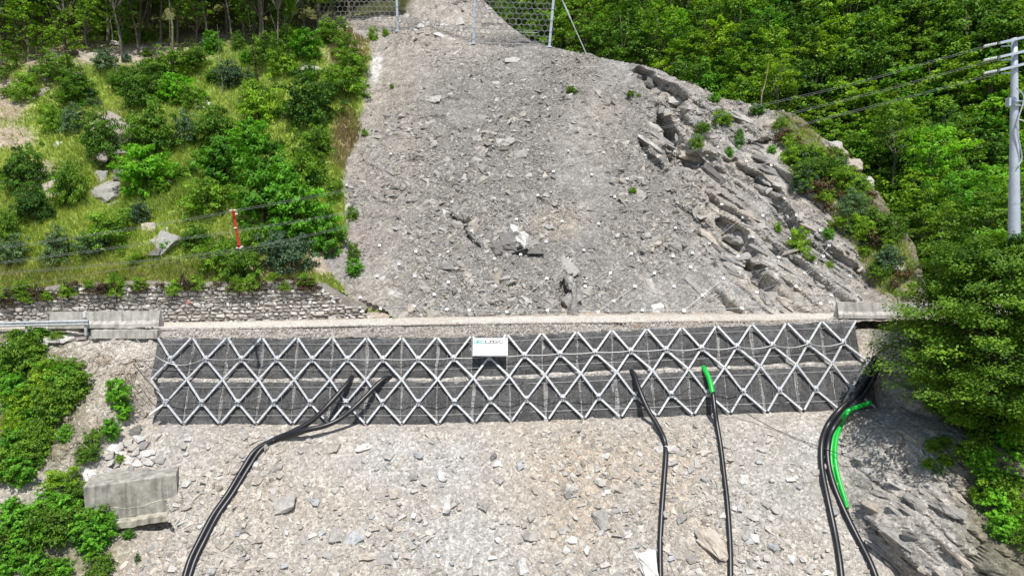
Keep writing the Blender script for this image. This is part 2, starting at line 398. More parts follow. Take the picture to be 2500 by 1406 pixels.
def zfoot(x):
    u = 1250 + x / 39.5 * FPX; v = 1036 - np.clip(u - 1050, 0, 1300) * .034
    rx, rz = ray(u, v); return 5 + rz * 39.5
XL, XR = -21.3, 20.8
def low(x, z):
    x = np.asarray(x, float); z = np.asarray(z, float)
    t = zfoot(x) - z
    yw = np.where(t < -.05, 40.25 + (-t - .05) * .45, np.where(t < .28, 40.2 - (t + .05) * 4.6, 38.7 - (t - .28) * 1.0))
    yl = 42.1 + (z + .75) * .93 + .5 * fbm(x, z, 3, 3, 21)
    wl = 1 - sstep(-23.2 + .16 * np.clip(z + 1, -6, 0), -21.0 + .16 * np.clip(z + 1, -6, 0), x)
    y = mix(yw, yl, wl)
    u, v = project(x, y, z)
    y = y - .45 * fbm(x, z, 4.0, 3, 22) * sstep(-.1, .8, t) - .17 * fbm(x, z, .8, 3, 23) * sstep(-.1, .3, t) - .05 * fbm(x, z, .3, 2, 29) * sstep(-.1, .3, t)
    # left gully
    y = y + 1.7 * ell(u, v, 308, 1248, 84, 56, .3) + 1.6 * ell(u, v, 365, 1305, 46, 30, .4)
    # right rock spur coming forward
    us = np.interp(v, [700, 880, 985, 1030, 1100, 1250, 1330, 1406, 1600], [2110, 2135, 2128, 2085, 2052, 2068, 2118, 2205, 2400])
    dm = (u - us) / FPX * y
    k = np.where(dm > 0, np.minimum(dm, 9) * .5 + .8 * sstep(0, 1.2, dm), 0)
    b = x * .74 + z * .67 + .4 * fbm(x, z, 2.0, 3, 62)
    aa = x * .67 - z * .74
    rk = 1.3 * blocks(aa, b, 3.0, 1.3, 71, .35) + .45 * blocks(aa, b, 1.5, .55, 73, .3) + .16 * blocks(aa, b, .7, .25, 75, .3)
    y = y - k - np.where(dm > 0, sstep(0, .8, dm) * (rk * (.75 + .4 * fbm(x, z, 2, 2, 63)) + .7 * fbm(x, z, 2.6, 4, 64)), 0)
    lb_ = wl * sstep(-9.5, -8, z); y = y - lb_ * (.35 * fbm(x, z, 1.1, 4, 66) + .18 * blocks(x * .6 + z * .4, z - x * .3, .8, .5, 67))
    return y

def far(x, z):
    x = np.asarray(x, float); z = np.asarray(z, float)
    return 96 + (z - 8) * .92 - np.clip(x - 26, -40, 60) * .55 + 3.0 * fbm(x, z, 16, 3, 81)

def grid(xs, zs, f):
    X, Z = np.meshgrid(xs, zs); Y = f(X, Z)
    n, m = X.shape; V = np.stack([X, Y, Z], -1).reshape(-1, 3)
    i = np.arange(n - 1)[:, None] * m + np.arange(m - 1)[None]
    Q = np.stack([i, i + 1, i + m + 1, i + m], -1).reshape(-1, 4)
    return V, Q

def C(*a): return np.array(a, float)
def lut(f, x0, x1, z0, z1, d):
    gx = np.arange(x0, x1 + d, d); gz = np.arange(z0, z1 + d, d); Xg, Zg = np.meshgrid(gx, gz); G = f(Xg, Zg)
    def look(x, z):
        a = np.clip((np.asarray(x, float) - x0) / d, 0, len(gx) - 1.001); b = np.clip((np.asarray(z, float) - z0) / d, 0, len(gz) - 1.001)
        i = a.astype(int); j = b.astype(int); fa = a - i; fb = b - j
        return (G[j, i] * (1 - fa) + G[j, i + 1] * fa) * (1 - fb) + (G[j + 1, i] * (1 - fa) + G[j + 1, i + 1] * fa) * fb
    return look
hill_exact, low_exact, far_exact = hill, low, far
hill = lut(hill_exact, -62, 46, -1.0, 58, .16); low = lut(low_exact, -46, 44, -24, 2, .11); far = lut(far_exact, -60, 150, -60, 120, 1.2)
# --- hillside
xs = np.concatenate([np.arange(-62, -46, .4), np.arange(-46, 34, .138), np.arange(34, 46, .4)]); zs = np.concatenate([np.arange(-1.0, 34, .138), np.arange(34, 58, .8)])
V, Q = grid(xs, zs, hill_exact)
u, v, veg, st, outc, ur, _ = hill_masks(V[:, 0], V[:, 2]); X, Z = V[:, 0], V[:, 2]
GREY = C(.264, .252, .236); TAN = C(.345, .31, .265); SLAB = C(.30, .285, .265)
t = (.5 + .5 * fbm(X, Z, 7, 3, 90))[:, None]
col = mix(GREY, TAN, np.clip(sstep(.45, .8, t) * .7, 0, 1))
dz_ = np.clip(.5 + 1.3 * fbm(X, Z, 5.5, 3, 120) + .5 * ell(u, v, 1180, 350, 200, 300, .6), 0, 1)[:, None]; col = col * (1.12 - .30 * dz_)
col = mix(col, TAN, (.75 * ell(u, v, 930, 330, 110, 330, .6))[:, None])
col = mix(col, C(.33,.28,.26), (.9 * ell(u, v, 880, 580, 45, 40, .6))[:, None])
col = mix(col, C(.43,.37,.29), (.85 * ell(u, v, 1350, 545, 60, 35, .7))[:, None])
col = mix(col, C(.40,.34,.27), (.6 * ell(u, v, 1745, 480, 60, 120, .7))[:, None])
col = mix(col, C(.42,.38,.33), (.7 * ell(u, v, 1090, 60, 130, 100, .7))[:, None])
b = X * .74 + Z * .67
bc_ = blocks(X * .67 - Z * .74, b + .5 * fbm(X, Z, 3.0, 3, 12), 3.2, .95, 33, .3)
sc = vn(b * 1.6 + fbm(X, Z, 3, 2, 4), (X * .67 - Z * .74) * .15, 0., 44)[:, None]
col = mix(col, mix(mix(C(.24,.22,.20), C(.45,.43,.40), .5 + .5 * sc), C(.43,.385,.32), np.clip(bc_ * 1.2 - .4, 0, .7)[:, None]), (st * .8)[:, None])
soil = mix(C(.26, .20, .14), C(.42, .36, .28), np.clip(.5 + .8 * fbm(X, Z, 3, 3, 95), 0, 1)[:, None])
gr = mix(C(.13, .20, .035), C(.30, .38, .08), np.clip(.5 + .9 * fbm(X, Z, 5, 3, 96), 0, 1)[:, None])
bare = np.zeros(len(X))
for e in [(280,135,230,26),(120,150,70,30),(520,90,110,20),(160,190,50,30),(20,250,60,60),(40,340,60,30),(840,70,90,30),(845,340,26,50),(650,655,110,22),(100,415,50,25),(790,640,50,40),(120,460,34,22),(850,130,50,40),(280,300,30,30)]:
    bare = np.maximum(bare, ell(u, v, *e, .5))
bare = np.clip(bare + sstep(.45, .8, fbm(X, Z, 2.6, 3, 98)) * .7, 0, 1)
vc = mix(gr, soil * 1.1, bare[:, None])
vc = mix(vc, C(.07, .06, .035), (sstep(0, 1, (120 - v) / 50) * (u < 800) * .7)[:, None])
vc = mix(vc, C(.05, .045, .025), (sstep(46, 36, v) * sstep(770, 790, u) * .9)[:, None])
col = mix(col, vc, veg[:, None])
oc = mix(C(.13,.13,.05), C(.25,.21,.16), np.clip(.5 + fbm(X, Z, 2, 3, 99), 0, 1)[:, None])
col = mix(col, oc, (outc * .95)[:, None])
beyond = sstep(0, 25, u - ur); col = mix(col, C(.08, .08, .03), beyond[:, None])
# white grout runs below some anchors
for (a, c, q, r_) in [(1151,680,5,24),(1532,460,4,14),(1336,725,4,22),(1395,655,10,40),(918,170,12,34),(925,150,7,14),(1815,415,6,10),(1905,470,6,24),(1800,650,6,26),(1150,590,7,12),(1600,760,10,8),(1880,680,6,30),(1985,690,6,30),(1690,560,4,10)]:
    wv = ell(u + 5 * fbm(X, Z, .6, 2, 3), v, a, c, q, r_, .5) * (fbm(X, Z, .4, 2, 5) > -.35)
    col = mix(col, C(.72, .71, .69), (wv * .6)[:, None])
HILL = struct('hillside', mesh('hillside', V, None, Q, M_HILL, col, False))

# --- lower slope
xs = np.concatenate([np.arange(-46, -34, .4), np.arange(-34, 32, .125), np.arange(32, 44, .4)]); zs = np.concatenate([np.arange(-24, -15, .5), np.arange(-15, -.45, .11)])
V, Q = grid(xs, zs, low_exact)
X, Z = V[:, 0], V[:, 2]; u, v = project(X, V[:, 1], Z)
LB = C(.43, .38, .318); LG = C(.385, .37, .345); LT = C(.43, .35, .26)
t = np.clip(.5 + 1.0 * fbm(X, Z, 4.5, 4, 101), 0, 1)[:, None]
col = mix(LB, LG, t)
for e in [(1480,1130,150,60),(1420,1230,90,130),(1060,1065,60,22),(1730,1330,60,60),(1640,1180,60,100)]: col = mix(col, LT, (.75 * ell(u, v, *e, .8))[:, None])
for e in [(1010,1120,200,80),(2000,1090,60,60),(1100,1340,170,100)]: col = mix(col, C(.44,.43,.42), (.7 * ell(u, v, *e, .8))[:, None])
usp = np.interp(v, [700, 880, 985, 1030, 1100, 1250, 1330, 1406, 1600], [2110, 2135, 2128, 2085, 2052, 2068, 2118, 2205, 2400])
rk = sstep(-30, 30, u - usp + 10 * fbm(X, Z, 1, 2, 5))
bb = vn((X * .74 + Z * .67) * 3 + fbm(X, Z, 2, 2, 4), (X * .67 - Z * .74) * .3, 0., 47)[:, None]
col = mix(col, mix(C(.29,.27,.245), C(.46,.43,.39), .5 + .5 * bb), rk[:, None])
lf = (1 - sstep(330, 420, u)) * sstep(780, 800, v)
col = mix(col, mix(C(.36,.295,.225), C(.49,.45,.40), t), (lf * .95)[:, None])
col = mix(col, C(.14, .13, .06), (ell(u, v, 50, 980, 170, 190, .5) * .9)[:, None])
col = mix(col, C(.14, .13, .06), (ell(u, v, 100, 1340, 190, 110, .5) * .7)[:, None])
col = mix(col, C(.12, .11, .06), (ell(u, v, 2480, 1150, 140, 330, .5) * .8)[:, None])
struct('lower_slope', mesh('lower_slope', V, None, Q, M_LOW, col, False))

# --- far hillside across the gully, and the ground sheet
V, Q = grid(np.arange(-40, 130, 1.2), np.arange(-40, 110, 1.2), far_exact)
cc = mix(C(.05,.055,.02), C(.12,.10,.05), np.clip(.5 + fbm(V[:,0], V[:,2], 9, 3, 5), 0, 1)[:, None])
cc = mix(cc, C(.30,.33,.09), (ell(*project(V[:,0], V[:,1], V[:,2]), 2400, 320, 70, 26))[:, None])
struct('far_hillside', mesh('far_hillside', V, None, Q, M_FAR, cc, True))
g = MB(); g.add([(-400,-300,-24.2),(400,-300,-24.2),(400,500,-24.2),(-400,500,-24.2)], None, [[0,1,2,3]], (.3,.28,.23)); struct('valley_ground', g.mesh('valley_ground', M_FAR))

# --- road and its gravel shoulder
def wtop(x):
    u = 1250 + x / 41.7 * FPX; v = np.where(u < 1100, 827, 827 - (u - 1100) * .041); rx, rz = ray(u, v); return 5 + rz * 41.7
xs = np.arange(-60, 60, .2)
rows = [(42.35, 0.0), (43.2, .02), (44.5, .03), (45.6, .02), (46.7, .04), (48.2, .5)]
V = []; Cc = []
for y, dz in rows:
    yy = y + .12 * fbm(xs, xs * 0 + y, 2, 3, 5) * (y < 43); zz = z_road(xs) + dz + .02 * fbm(xs, xs * 0 + y, .8, 2, 6)
    V.append(np.stack([xs, yy, zz], 1))
    tone = mix(C(.54,.49,.42), C(.64,.60,.54), np.clip(.5 + .6 * fbm(xs, xs * 0 + y, 5, 3, 8), 0, 1)[:, None]) if 43 < y < 46 else mix(C(.40,.33,.26), C(.48,.43,.37), np.clip(.5 + fbm(xs, xs*0+y, 2, 3, 9), 0, 1)[:, None])
    Cc.append(tone)
n = len(xs); i = (np.arange(len(rows) - 1)[:, None] * n + np.arange(n - 1)[None])
struct('road', mesh('road', np.concatenate(V), None, np.stack([i, i+1, i+n+1, i+n], -1).reshape(-1, 4), M_ROAD, np.concatenate(Cc)))
xs = np.arange(-60, 60, .12); V = []; Cc = []; K = 12
for k in range(K + 1):
    s_ = k / K; z0 = np.where(xs > XL - .6, wtop(xs) + .02, z_road(xs) - .5); yb = 41.88 + (42.55 - 41.88) * s_
    zz = z0 + (z_road(xs) + .0 - z0) * s_ ** .8 + .12 * fbm(xs, xs * 0 + k * .12, .5, 3, 14) * (k < K)
    V.append(np.stack([xs, yb - .1 * fbm(xs, xs * 0 + k * .2, .7, 3, 15), zz], 1))
    br = 1.4 * (sstep(2, 9, xs) * (1 - sstep(17, 20, xs)) * np.clip(.5 + fbm(xs, xs * 0 + k * .1, 1.5, 3, 17), 0, 1) * (k > 3))[:, None]
    Cc.append(mix(mix(C(.26,.23,.195), C(.40,.37,.335), np.clip(.5 + fbm(xs, xs * 0 + k * .12, .8, 3, 16), 0, 1)[:, None]), C(.28,.19,.13), br * .85))
n = len(xs); i = (np.arange(K)[:, None] * n + np.arange(n - 1)[None])
struct('road_shoulder', mesh('road_shoulder', np.concatenate(V), None, np.stack([i, i+1, i+n+1, i+n], -1).reshape(-1, 4), M_LOW, np.concatenate(Cc)))

# ------------------------------------------------------------------ stones
import bmesh
def hull(seed, dims=(1, .7, .35), n=13):
    r = np.random.default_rng(seed); bm = bmesh.new()
    for p in r.uniform(-1, 1, (n, 3)):
        q = p / max(1e-6, (np.abs(p) ** 9).sum() ** (1/9)) * r.uniform(.78, 1.0); q[2] *= r.choice([.6, 1.0])
        bm.verts.new(q * np.array(dims) / 2)
    res = bmesh.ops.convex_hull(bm, input=bm.verts); 
    bmesh.ops.delete(bm, geom=[e for e in res['geom_interior'] if isinstance(e, bmesh.types.BMVert)], context='VERTS')
    bmesh.ops.triangulate(bm, faces=bm.faces); bmesh.ops.recalc_face_normals(bm, faces=bm.faces)
    bm.verts.ensure_lookup_table(); bm.verts.index_update()
    V = np.array([v_.co[:] for v_ in bm.verts]); T = np.array([[q.index for q in f.verts] for f in bm.faces]); bm.free(); return V, T
HULLS = [hull(100 + i, ((1, .75, .3), (1, .6, .4), (1, .8, .22), (1, .7, .5))[i % 4], 8) for i in range(10)]
BIGH = [hull(200 + i, ((1, .8, .35), (1, .65, .5), (1, .9, .28))[i % 3], 9 + i % 3) for i in range(12)]

def rotm(n):     # n random rotations
    q = RNG.normal(size=(n, 4)); q /= np.linalg.norm(q, axis=1, keepdims=True); a, b, c, d = q.T
    return np.stack([np.stack([1-2*(c*c+d*d), 2*(b*c-a*d), 2*(b*d+a*c)], 1), np.stack([2*(b*c+a*d), 1-2*(b*b+d*d), 2*(c*d-a*b)], 1), np.stack([2*(b*d-a*c), 2*(c*d+a*b), 1-2*(b*b+c*c)], 1)], 1)
def lie(n, tilt=45, spread=.35):   # stones lying roughly flat on a slope facing the camera
    az = RNG.uniform(0, 2*np.pi, n); ca, sa = np.cos(az), np.sin(az); Z0 = np.zeros(n); O = np.ones(n)
    A = np.stack([np.stack([ca, -sa, Z0], 1), np.stack([sa, ca, Z0], 1), np.stack([Z0, Z0, O], 1)], 1)
    tx = R(tilt) + RNG.normal(0, spread, n); c, s_ = np.cos(tx), np.sin(tx)
    B = np.stack([np.stack([O, Z0, Z0], 1), np.stack([Z0, c, -s_], 1), np.stack([Z0, s_, c], 1)], 1)
    ty = RNG.normal(0, spread, n); c, s_ = np.cos(ty), np.sin(ty)
    D = np.stack([np.stack([c, Z0, s_], 1), np.stack([Z0, O, Z0], 1), np.stack([-s_, Z0, c], 1)], 1)
    return D @ B @ A
def rubble(name, pos, size, cols, parent=None, tilt=45, spread=.4, mat=M_RUB, lab=None):
    Rm = lie(len(pos), tilt, spread); V = []; T = []; Cc = []; n = 0
    which = RNG.integers(0, len(HULLS), len(pos))
    for h, (hv, ht) in enumerate(HULLS):
        k = np.nonzero(which == h)[0]
        if not len(k): continue
        vv = np.einsum('nij,vj->nvi', Rm[k], hv) * size[k][:, None, None] + pos[k][:, None]
        V.append(vv.reshape(-1, 3)); T.append((ht[None] + (np.arange(len(k)) * len(hv))[:, None, None]).reshape(-1, 3) + n)
        Cc.append(np.repeat(cols[k], len(hv), 0)); n += len(k) * len(hv)
    o = link(name, mesh(name, np.concatenate(V), np.concatenate(T), None, mat, np.concatenate(Cc)), parent)
    return tag(o, kind='stuff')
def psize(n, a, b, k=2.6):
    q = RNG.uniform(0, 1, n); return (a ** (1-k) + q * (b ** (1-k) - a ** (1-k))) ** (1 / (1-k))

# upper scree: screen-even sampling, more and bigger in blocky drifts
def sample_px(n, u0, u1, v0, v1): return RNG.uniform(u0, u1, n), RNG.uniform(v0, v1, n)
uu, vv = sample_px(114000, 780, 2240, 0, 775)
ok = (uu < np.interp(vv, [p[0] for p in UR], [p[1] for p in UR]) - 3) & (uu > np.interp(vv, [p[0] for p in UL], [p[1] for p in UL]) + RNG.normal(0, 5, len(uu)))
ok &= ~((uu > 1900 + (vv - 330) * .62) & (vv > 260) & (RNG.random(len(uu)) < .75))
uu, vv = uu[ok], vv[ok]
x, y, z = march(uu, vv, hill_raw, 44, 110, 120); y = hill(x, z)
drift = np.clip(.5 + 1.3 * fbm(x, z, 5.5, 3, 120) + .5 * ell(uu, vv, 1180, 350, 200, 300, .6) + .5 * ell(uu, vv, 1650, 520, 70, 150, .6), 0, 1)
right = sstep(1600, 1800, uu) * sstep(200, 300, vv)
keep = RNG.random(len(x)) < (.10 + .90 * sstep(.25, .75, drift)) * (1 - .60 * right); x, y, z, uu, vv, drift = [q[keep] for q in (x, y, z, uu, vv, drift)]
sz = psize(len(x), .085, 1.0, 3.35) * (.7 + .75 * drift)
c0 = mix(GREY * 1.0, TAN, np.clip(RNG.normal(.35, .3, len(x)), 0, 1)[:, None]) * RNG.uniform(.65, 1.45, len(x))[:, None]
wh = RNG.random(len(x)) < .035; c0[wh] = C(.46, .45, .43)
p_ = np.stack([x, y - .02, z], 1)
o = rubble('scree_rubble', p_, sz, c0); o['label'] = 'grey broken shale rubble covering the big landslide slope'

# lower slope rubble
uu, vv = sample_px(52000, 90, 2300, 1000, 1420)
us = np.interp(vv, [1000, 1030, 1100, 1250, 1330, 1406], [2110, 2085, 2052, 2068, 2118, 2205])
uleft = np.interp(vv, [1000, 1060, 1150, 1300, 1420], [380, 330, 400, 400, 290])
ok = (uu < us + 10) & (uu > uleft) | (RNG.random(len(uu)) < .18)
uu, vv = uu[ok], vv[ok]; x, y, z = march(uu, vv, low, 27, 41, 110)
dr = np.clip(.5 + 1.2 * fbm(x, z, 3.6, 3, 130), 0, 1); keep = RNG.random(len(x)) < .25 + .75 * dr
x, y, z, uu, vv, dr = [q[keep] for q in (x, y, z, uu, vv, dr)]
sz = psize(len(x), .065, .66, 2.6) * (.75 + .5 * dr)
c0 = mix(LB, LG, RNG.random(len(x))[:, None]) * RNG.uniform(.66, 1.36, len(x))[:, None]
c0[uu > us.max()] *= .7
o = rubble('slope_gravel', np.stack([x, y - .01, z], 1), sz, c0); o['label'] = 'pale gravel and shale chips on the slope below the wall'
# shoulder gravel, left bank stones
n = 12000; x = RNG.uniform(-21.3, 21, n); s_ = RNG.random(n); y = 41.9 + .62 * s_; z = wtop(x) + (z_road(x) - wtop(x)) * s_ ** .8 + .04
keep = RNG.random(n) < np.where(x > 6, .35, 1); x, y, z = x[keep], y[keep], z[keep]
rubble('shoulder_gravel', np.stack([x, y, z], 1), psize(len(x), .08, .26, 2.0), mix(C(.29,.26,.22), C(.54,.51,.47), RNG.random(len(x))[:, None]), tilt=40, spread=.6)['label'] = 'coarse pale gravel strip between the road and the wall'
uu, vv = sample_px(3600, 95, 372, 800, 1130); x, y, z = march(uu, vv, low, 27, 43.5, 120)
keep = (RNG.random(len(x)) < .3 + .7 * sstep(960, 860, vv)) ; x, y, z = x[keep], y[keep], z[keep]
rubble('bank_rubble', np.stack([x, y, z], 1), psize(len(x), .08, .5, 2.5), mix(C(.42,.37,.31), C(.55,.52,.48), RNG.random(len(x))[:, None]))['label'] = 'pale stones spilled down the bank left of the wall'
# ------------------------------------------------------------------ anchored retaining wall
def vrow(u, k):      # photo rows: 0 top .. 4 foot, as measured; used to size the wall
    base = 877 - np.clip(u - 1050, 0, 1300) * .0405
    return base + [-55, 0, 49, 106 + np.clip(u - 1050, 0, 1100) * .006, 158 + np.clip(u - 1050, 0, 1100) * .006][k]
ROWY = [41.6, 41.0, 40.5, 40.0, 39.45]
XN = [None] * 5
XN[1] = [(408.7 + i * 87.17 - 1250) / FPX * 41.0 for i in range(20)]
XN[3] = [(392.7 + i * 89.32 - 1250) / FPX * 40.0 for i in range(20)]
def ptrow(x, k):
    Y = ROWY[k]; u = 1250 + x / Y * FPX
    rx, rz = ray(u, vrow(u, k)); return Vector((x, Y, 5 + float(rz) * Y))
NRM = Vector((0, -.91, .41))
DX = XN[1][1] - XN[1][0]
A1 = [ptrow(XN[1][0] + (i - .5) * DX, 0) for i in range(21)]     # upper tips
N1 = [ptrow(x, 1) for x in XN[1]]
N3 = [ptrow(x, 3) for x in XN[3]]
M2 = [ptrow(XN[1][0] - .25 + (i - .5) * DX * 1.003 + .35, 2) for i in range(21)]
F4 = [ptrow(XN[3][0] + (i - .5) * 2.143 + .18, 4) for i in range(21)]
F4[0] = F4[0] + Vector((.1, 0, .5)); 
wall = thing('retaining_wall', 'long dark mesh retaining wall in two tiers under crossed steel bars', 'retaining wall', (0, 40, 0))
def wl(p): return Vector(p) - Vector((0, 40, 0))
def bar(p, q, trim0=.10, trim1=.10, w_=.112):
    p, q = wl(p), wl(q); d = (q - p).normalized(); m = MB(); m.beam(p + d * trim0, q - d * trim1, w_, .05, NRM, None)
    sd = d.cross(NRM).normalized(); up = sd.cross(d)
    for s_ in (-1, 1):
        off = sd * (w_ / 2 - .008) * s_ - up * .04; m.beam(p + d * trim0 + off, q - d * trim1 + off, .012, .05, NRM)
    link('steel_bar', m.mesh('steel_bar', M_STEEL), wall)
for i in range(20):
    bar(A1[i], N1[i]) if True else None
    bar(A1[i + 1], N1[i]); bar(N1[i], M2[i], .1, .02); bar(N1[i], M2[i + 1], .1, .02) if i < 19 or True else None
    bar(M2[i], N3[i], .04, .1); 
    bar(M2[i + 1], N3[i], .04, .1); bar(N3[i], F4[i]); bar(N3[i], F4[i + 1])
pm = MB()
pm.box(0, 0, 0, .25, .05, .46, None, None, .04)
pm.box(0, -.05, 0, .24, .05, .26, None, (.9, .9, .9), .02)
pm.tube([(0, -.07, 0), (0, -.24, 0)], .035, 6, (.6, .6, .6)); pm.tube([(0, -.07, 0), (0, -.13, 0)], .07, 6)
pm.tube([(.11, -.02, .02), (.16, -.10, .02), (.11, -.13, -.02)], .022, 5, (.5, .5, .5)); pm.tube([(-.11, -.02, .02), (-.16, -.10, .02), (-.11, -.13, -.02)], .022, 5, (.5, .5, .5))
plm = pm.mesh('node_plate', M_STEEL)
for p in N1 + N3:
    o = link('node_plate', plm, wall, wl(p) + NRM * .06); o.rotation_euler = (-.42, 0, 0)

# dark geotextile cushions under wire mesh
m, nt, b = newmat('geotextile', .92, .15)
tc = N(nt, 'ShaderNodeAttribute', attribute_name='Col'); sx = N(nt, 'ShaderNodeSeparateXYZ'); uvn = N(nt, 'ShaderNodeUVMap')
g = N(nt, 'ShaderNodeNewGeometry'); nt.links.new(g.outputs['Position'], sx.inputs[0])
def mth(op, a, b_=None):
    q = N(nt, 'ShaderNodeMath', operation=op)
    for i_, t_ in enumerate((a, b_)):
        if t_ is None: continue
        if isinstance(t_, (int, float)): q.inputs[i_].default_value = t_
        else: nt.links.new(t_, q.inputs[i_])
    return q.outputs[0]
nz = noise(nt, 1.2, 3, .5, g.outputs['Position']); wob = mth('MULTIPLY', nz.outputs[0], 2.2)
xx = mth('ADD', mth('MULTIPLY', sx.outputs[0], 44.0), wob); zz = mth('MULTIPLY', sx.outputs[2], 40.0)
s1 = mth('SINE', mth('ADD', xx, zz)); s2 = mth('SINE', mth('SUBTRACT', xx, zz))
pr = mth('MULTIPLY', s1, s2); pr = mth('POWER', mth('ABSOLUTE', pr), 1.6)
n5 = noise(nt, 13, 6, .85, g.outputs['Position']); dust = ramp(nt, [(.42, 0), (.56, .35), (.70, 1)]); nt.links.new(n5.outputs[0], dust.inputs[0])
n6 = noise(nt, 3.2, 5, .8, g.outputs['Position'], 1.0); r6 = ramp(nt, [(.38, .15), (.62, 1.0)]); nt.links.new(n6.outputs[0], r6.inputs[0])
f = mth('MULTIPLY', mth('MULTIPLY', pr, r6.outputs[0]), .62); f = mth('ADD', f, mth('MULTIPLY', dust.outputs[0], .42))
mx = N(nt, 'ShaderNodeMix', data_type='RGBA'); nt.links.new(f, mx.inputs[0]); mx.inputs[6].default_value = (.013, .014, .015, 1); mx.inputs[7].default_value = (.40, .396, .388, 1)
c_ = mult(nt, mx.outputs[2], tc.outputs[0]); nt.links.new(c_, b.inputs['Base Color'])
bp = N(nt, 'ShaderNodeBump'); bp.inputs['Strength'].default_value = .5; bp.inputs['Distance'].default_value = .03; nt.links.new(f, bp.inputs['Height']); nt.links.new(bp.outputs[0], b.inputs['Normal'])
M_GEO = m
M_JOINT = ground_mat('joint_gravel', .5, 1.4, .9, 2.5)
def tier(k0, k1, xs_, name):
    if k0 == 0: T_ = lambda x: ptrow(x, 0); B_ = lambda x: ptrow(x, 0).lerp(ptrow(x, 2), .955)
    else: T_ = lambda x: ptrow(x, 2).lerp(ptrow(x, 4), .0); B_ = lambda x: ptrow(x, 4)
    for j in range(len(xs_) - 1):
        x0, x1 = xs_[j], xs_[j + 1]; gp = RNG.uniform(.03, .11, 2); nx, ny = 14, 14; V = []; Cc = []
        sag = RNG.uniform(.02, .12); deep = RNG.uniform(.06, .16); sd = RNG.integers(0, 999)
        for a in range(nx + 1):
            s_ = a / nx
            for b2 in range(ny + 1):
                t_ = b2 / ny
                ex0 = gp[0] * (1 + .6 * math.sin(t_ * 5 + sd)); ex1 = gp[1] * (1 + .6 * math.cos(t_ * 4 + sd))
                if j == 0: ex0 = -.1 + .25 * 0
                x = x0 + ex0 + (x1 - x0 - ex0 - ex1) * s_
                pt, pb = T_(x), B_(x); p = pt.lerp(pb, t_)
                edge = min(s_, 1 - s_) * 2; v_ = min(t_, 1 - t_) * 2
                bulge = deep * (1 - (1 - edge) ** 3) * (1 - (1 - v_) ** 4) + .05 * math.sin(t_ * 21 + sd) * edge * (1 if t_ < .3 or t_ > .75 else .3)
                bulge += .06 * float(vn(x * 1.5 + sd, t_ * 3, 0., 3))
                p = p - NRM * (.30 - bulge)
                if t_ == 0: p.z -= sag * math.sin(s_ * math.pi)
                V.append(wl(p)); 
                dst = 1 + .25 * float(vn(x * 2, t_ * 4, 0., 8))
                Cc.append((dst, dst, dst))
        i_ = np.arange(nx)[:, None] * (ny + 1) + np.arange(ny)[None]
        # rounded lip over the top edge
        base = len(V)
        for a in range(nx + 1):
            q = Vector(V[a * (ny + 1)]); V.append(q + Vector((0, .35, .03))); Cc.append((1.6, 1.5, 1.4))
        Q = np.stack([i_, i_ + 1, i_ + ny + 2, i_ + ny + 1], -1).reshape(-1, 4)
        a_ = np.arange(nx); Q2 = np.stack([base + a_, a_ * (ny + 1), (a_ + 1) * (ny + 1), base + a_ + 1], -1)
        link('earth_cushion', mesh('earth_cushion', [tuple(q) for q in V], None, np.concatenate([Q, Q2]), M_GEO, np.array(Cc), True), wall)
        # mesh clips on the joint, and mesh wires
        if j: 
            for t_ in (.12, .38, .62, .86):
                p = T_(x0).lerp(B_(x0), t_) - NRM * .28; cm = MB(); cm.box(0, 0, 0, RNG.uniform(.06, .12), .05, .045, None, None, .01)
                link('mesh_clip', cm.mesh('mesh_clip', M_PLATE), wall, wl(p) + Vector((RNG.uniform(-.04, .04), 0, 0)))
    wm = MB(); xa, xb = xs_[0], xs_[-1]
    xl = np.arange(xa, xb, .36)
    for t_ in (.17, .80):
        wm.tube([wl(T_(x).lerp(B_(x), t_) - NRM * (.13 + .02 * math.sin(x * 2.9))) for x in xl], .010, 4)
    for j in range(len(xs_) - 1):
        for f_ in (.28, .70):
            x = xs_[j] + (xs_[j+1] - xs_[j]) * f_ + RNG.uniform(-.05, .05)
            wm.tube([wl(T_(x + .04*math.sin(t_*3)).lerp(B_(x), t_) - NRM * .13) for t_ in (.32, .5, .68)], .008, 4)
    for x in xs_[1:-1]:
        wm.tube([wl(T_(x + .02 * math.sin(t_ * 9)).lerp(B_(x), t_) - NRM * (.26)) for t_ in np.linspace(.1, .95, 7)], .012, 4)
    link(name, wm.mesh(name, M_CABLE), wall)
    jm = MB(); xl = np.arange(xa - .05, xb + .1, .15); V = []
    for x in xl:
        for t_ in np.linspace(-.03, 1.02, 16):
            V.append(wl(T_(x).lerp(B_(x), t_) - NRM * (.35 + .05 * float(vn(x * 3, t_ * 9, 0., 2)))))
    n = 16; i_ = np.arange(len(xl) - 1)[:, None] * n + np.arange(n - 1)[None]
    jm.add([tuple(q) for q in V], None, np.stack([i_, i_ + 1, i_ + n + 1, i_ + n], -1).reshape(-1, 4), (.36, .35, .34))
    link('joint_fill', jm.mesh('joint_fill', M_JOINT), wall)
jx1 = [XN[1][0] + (i - .5) * DX + .02 for i in range(21)]
tier(0, 2, [jx1[0] + .0] + jx1[1:], 'mesh_wires')
jx2 = [XN[3][0] - .6] + [M2[i].x + RNG.uniform(-.05, .05) for i in range(1, 20)] + [M2[20].x + .25]
tier(2, 4, jx2, 'mesh_wires')
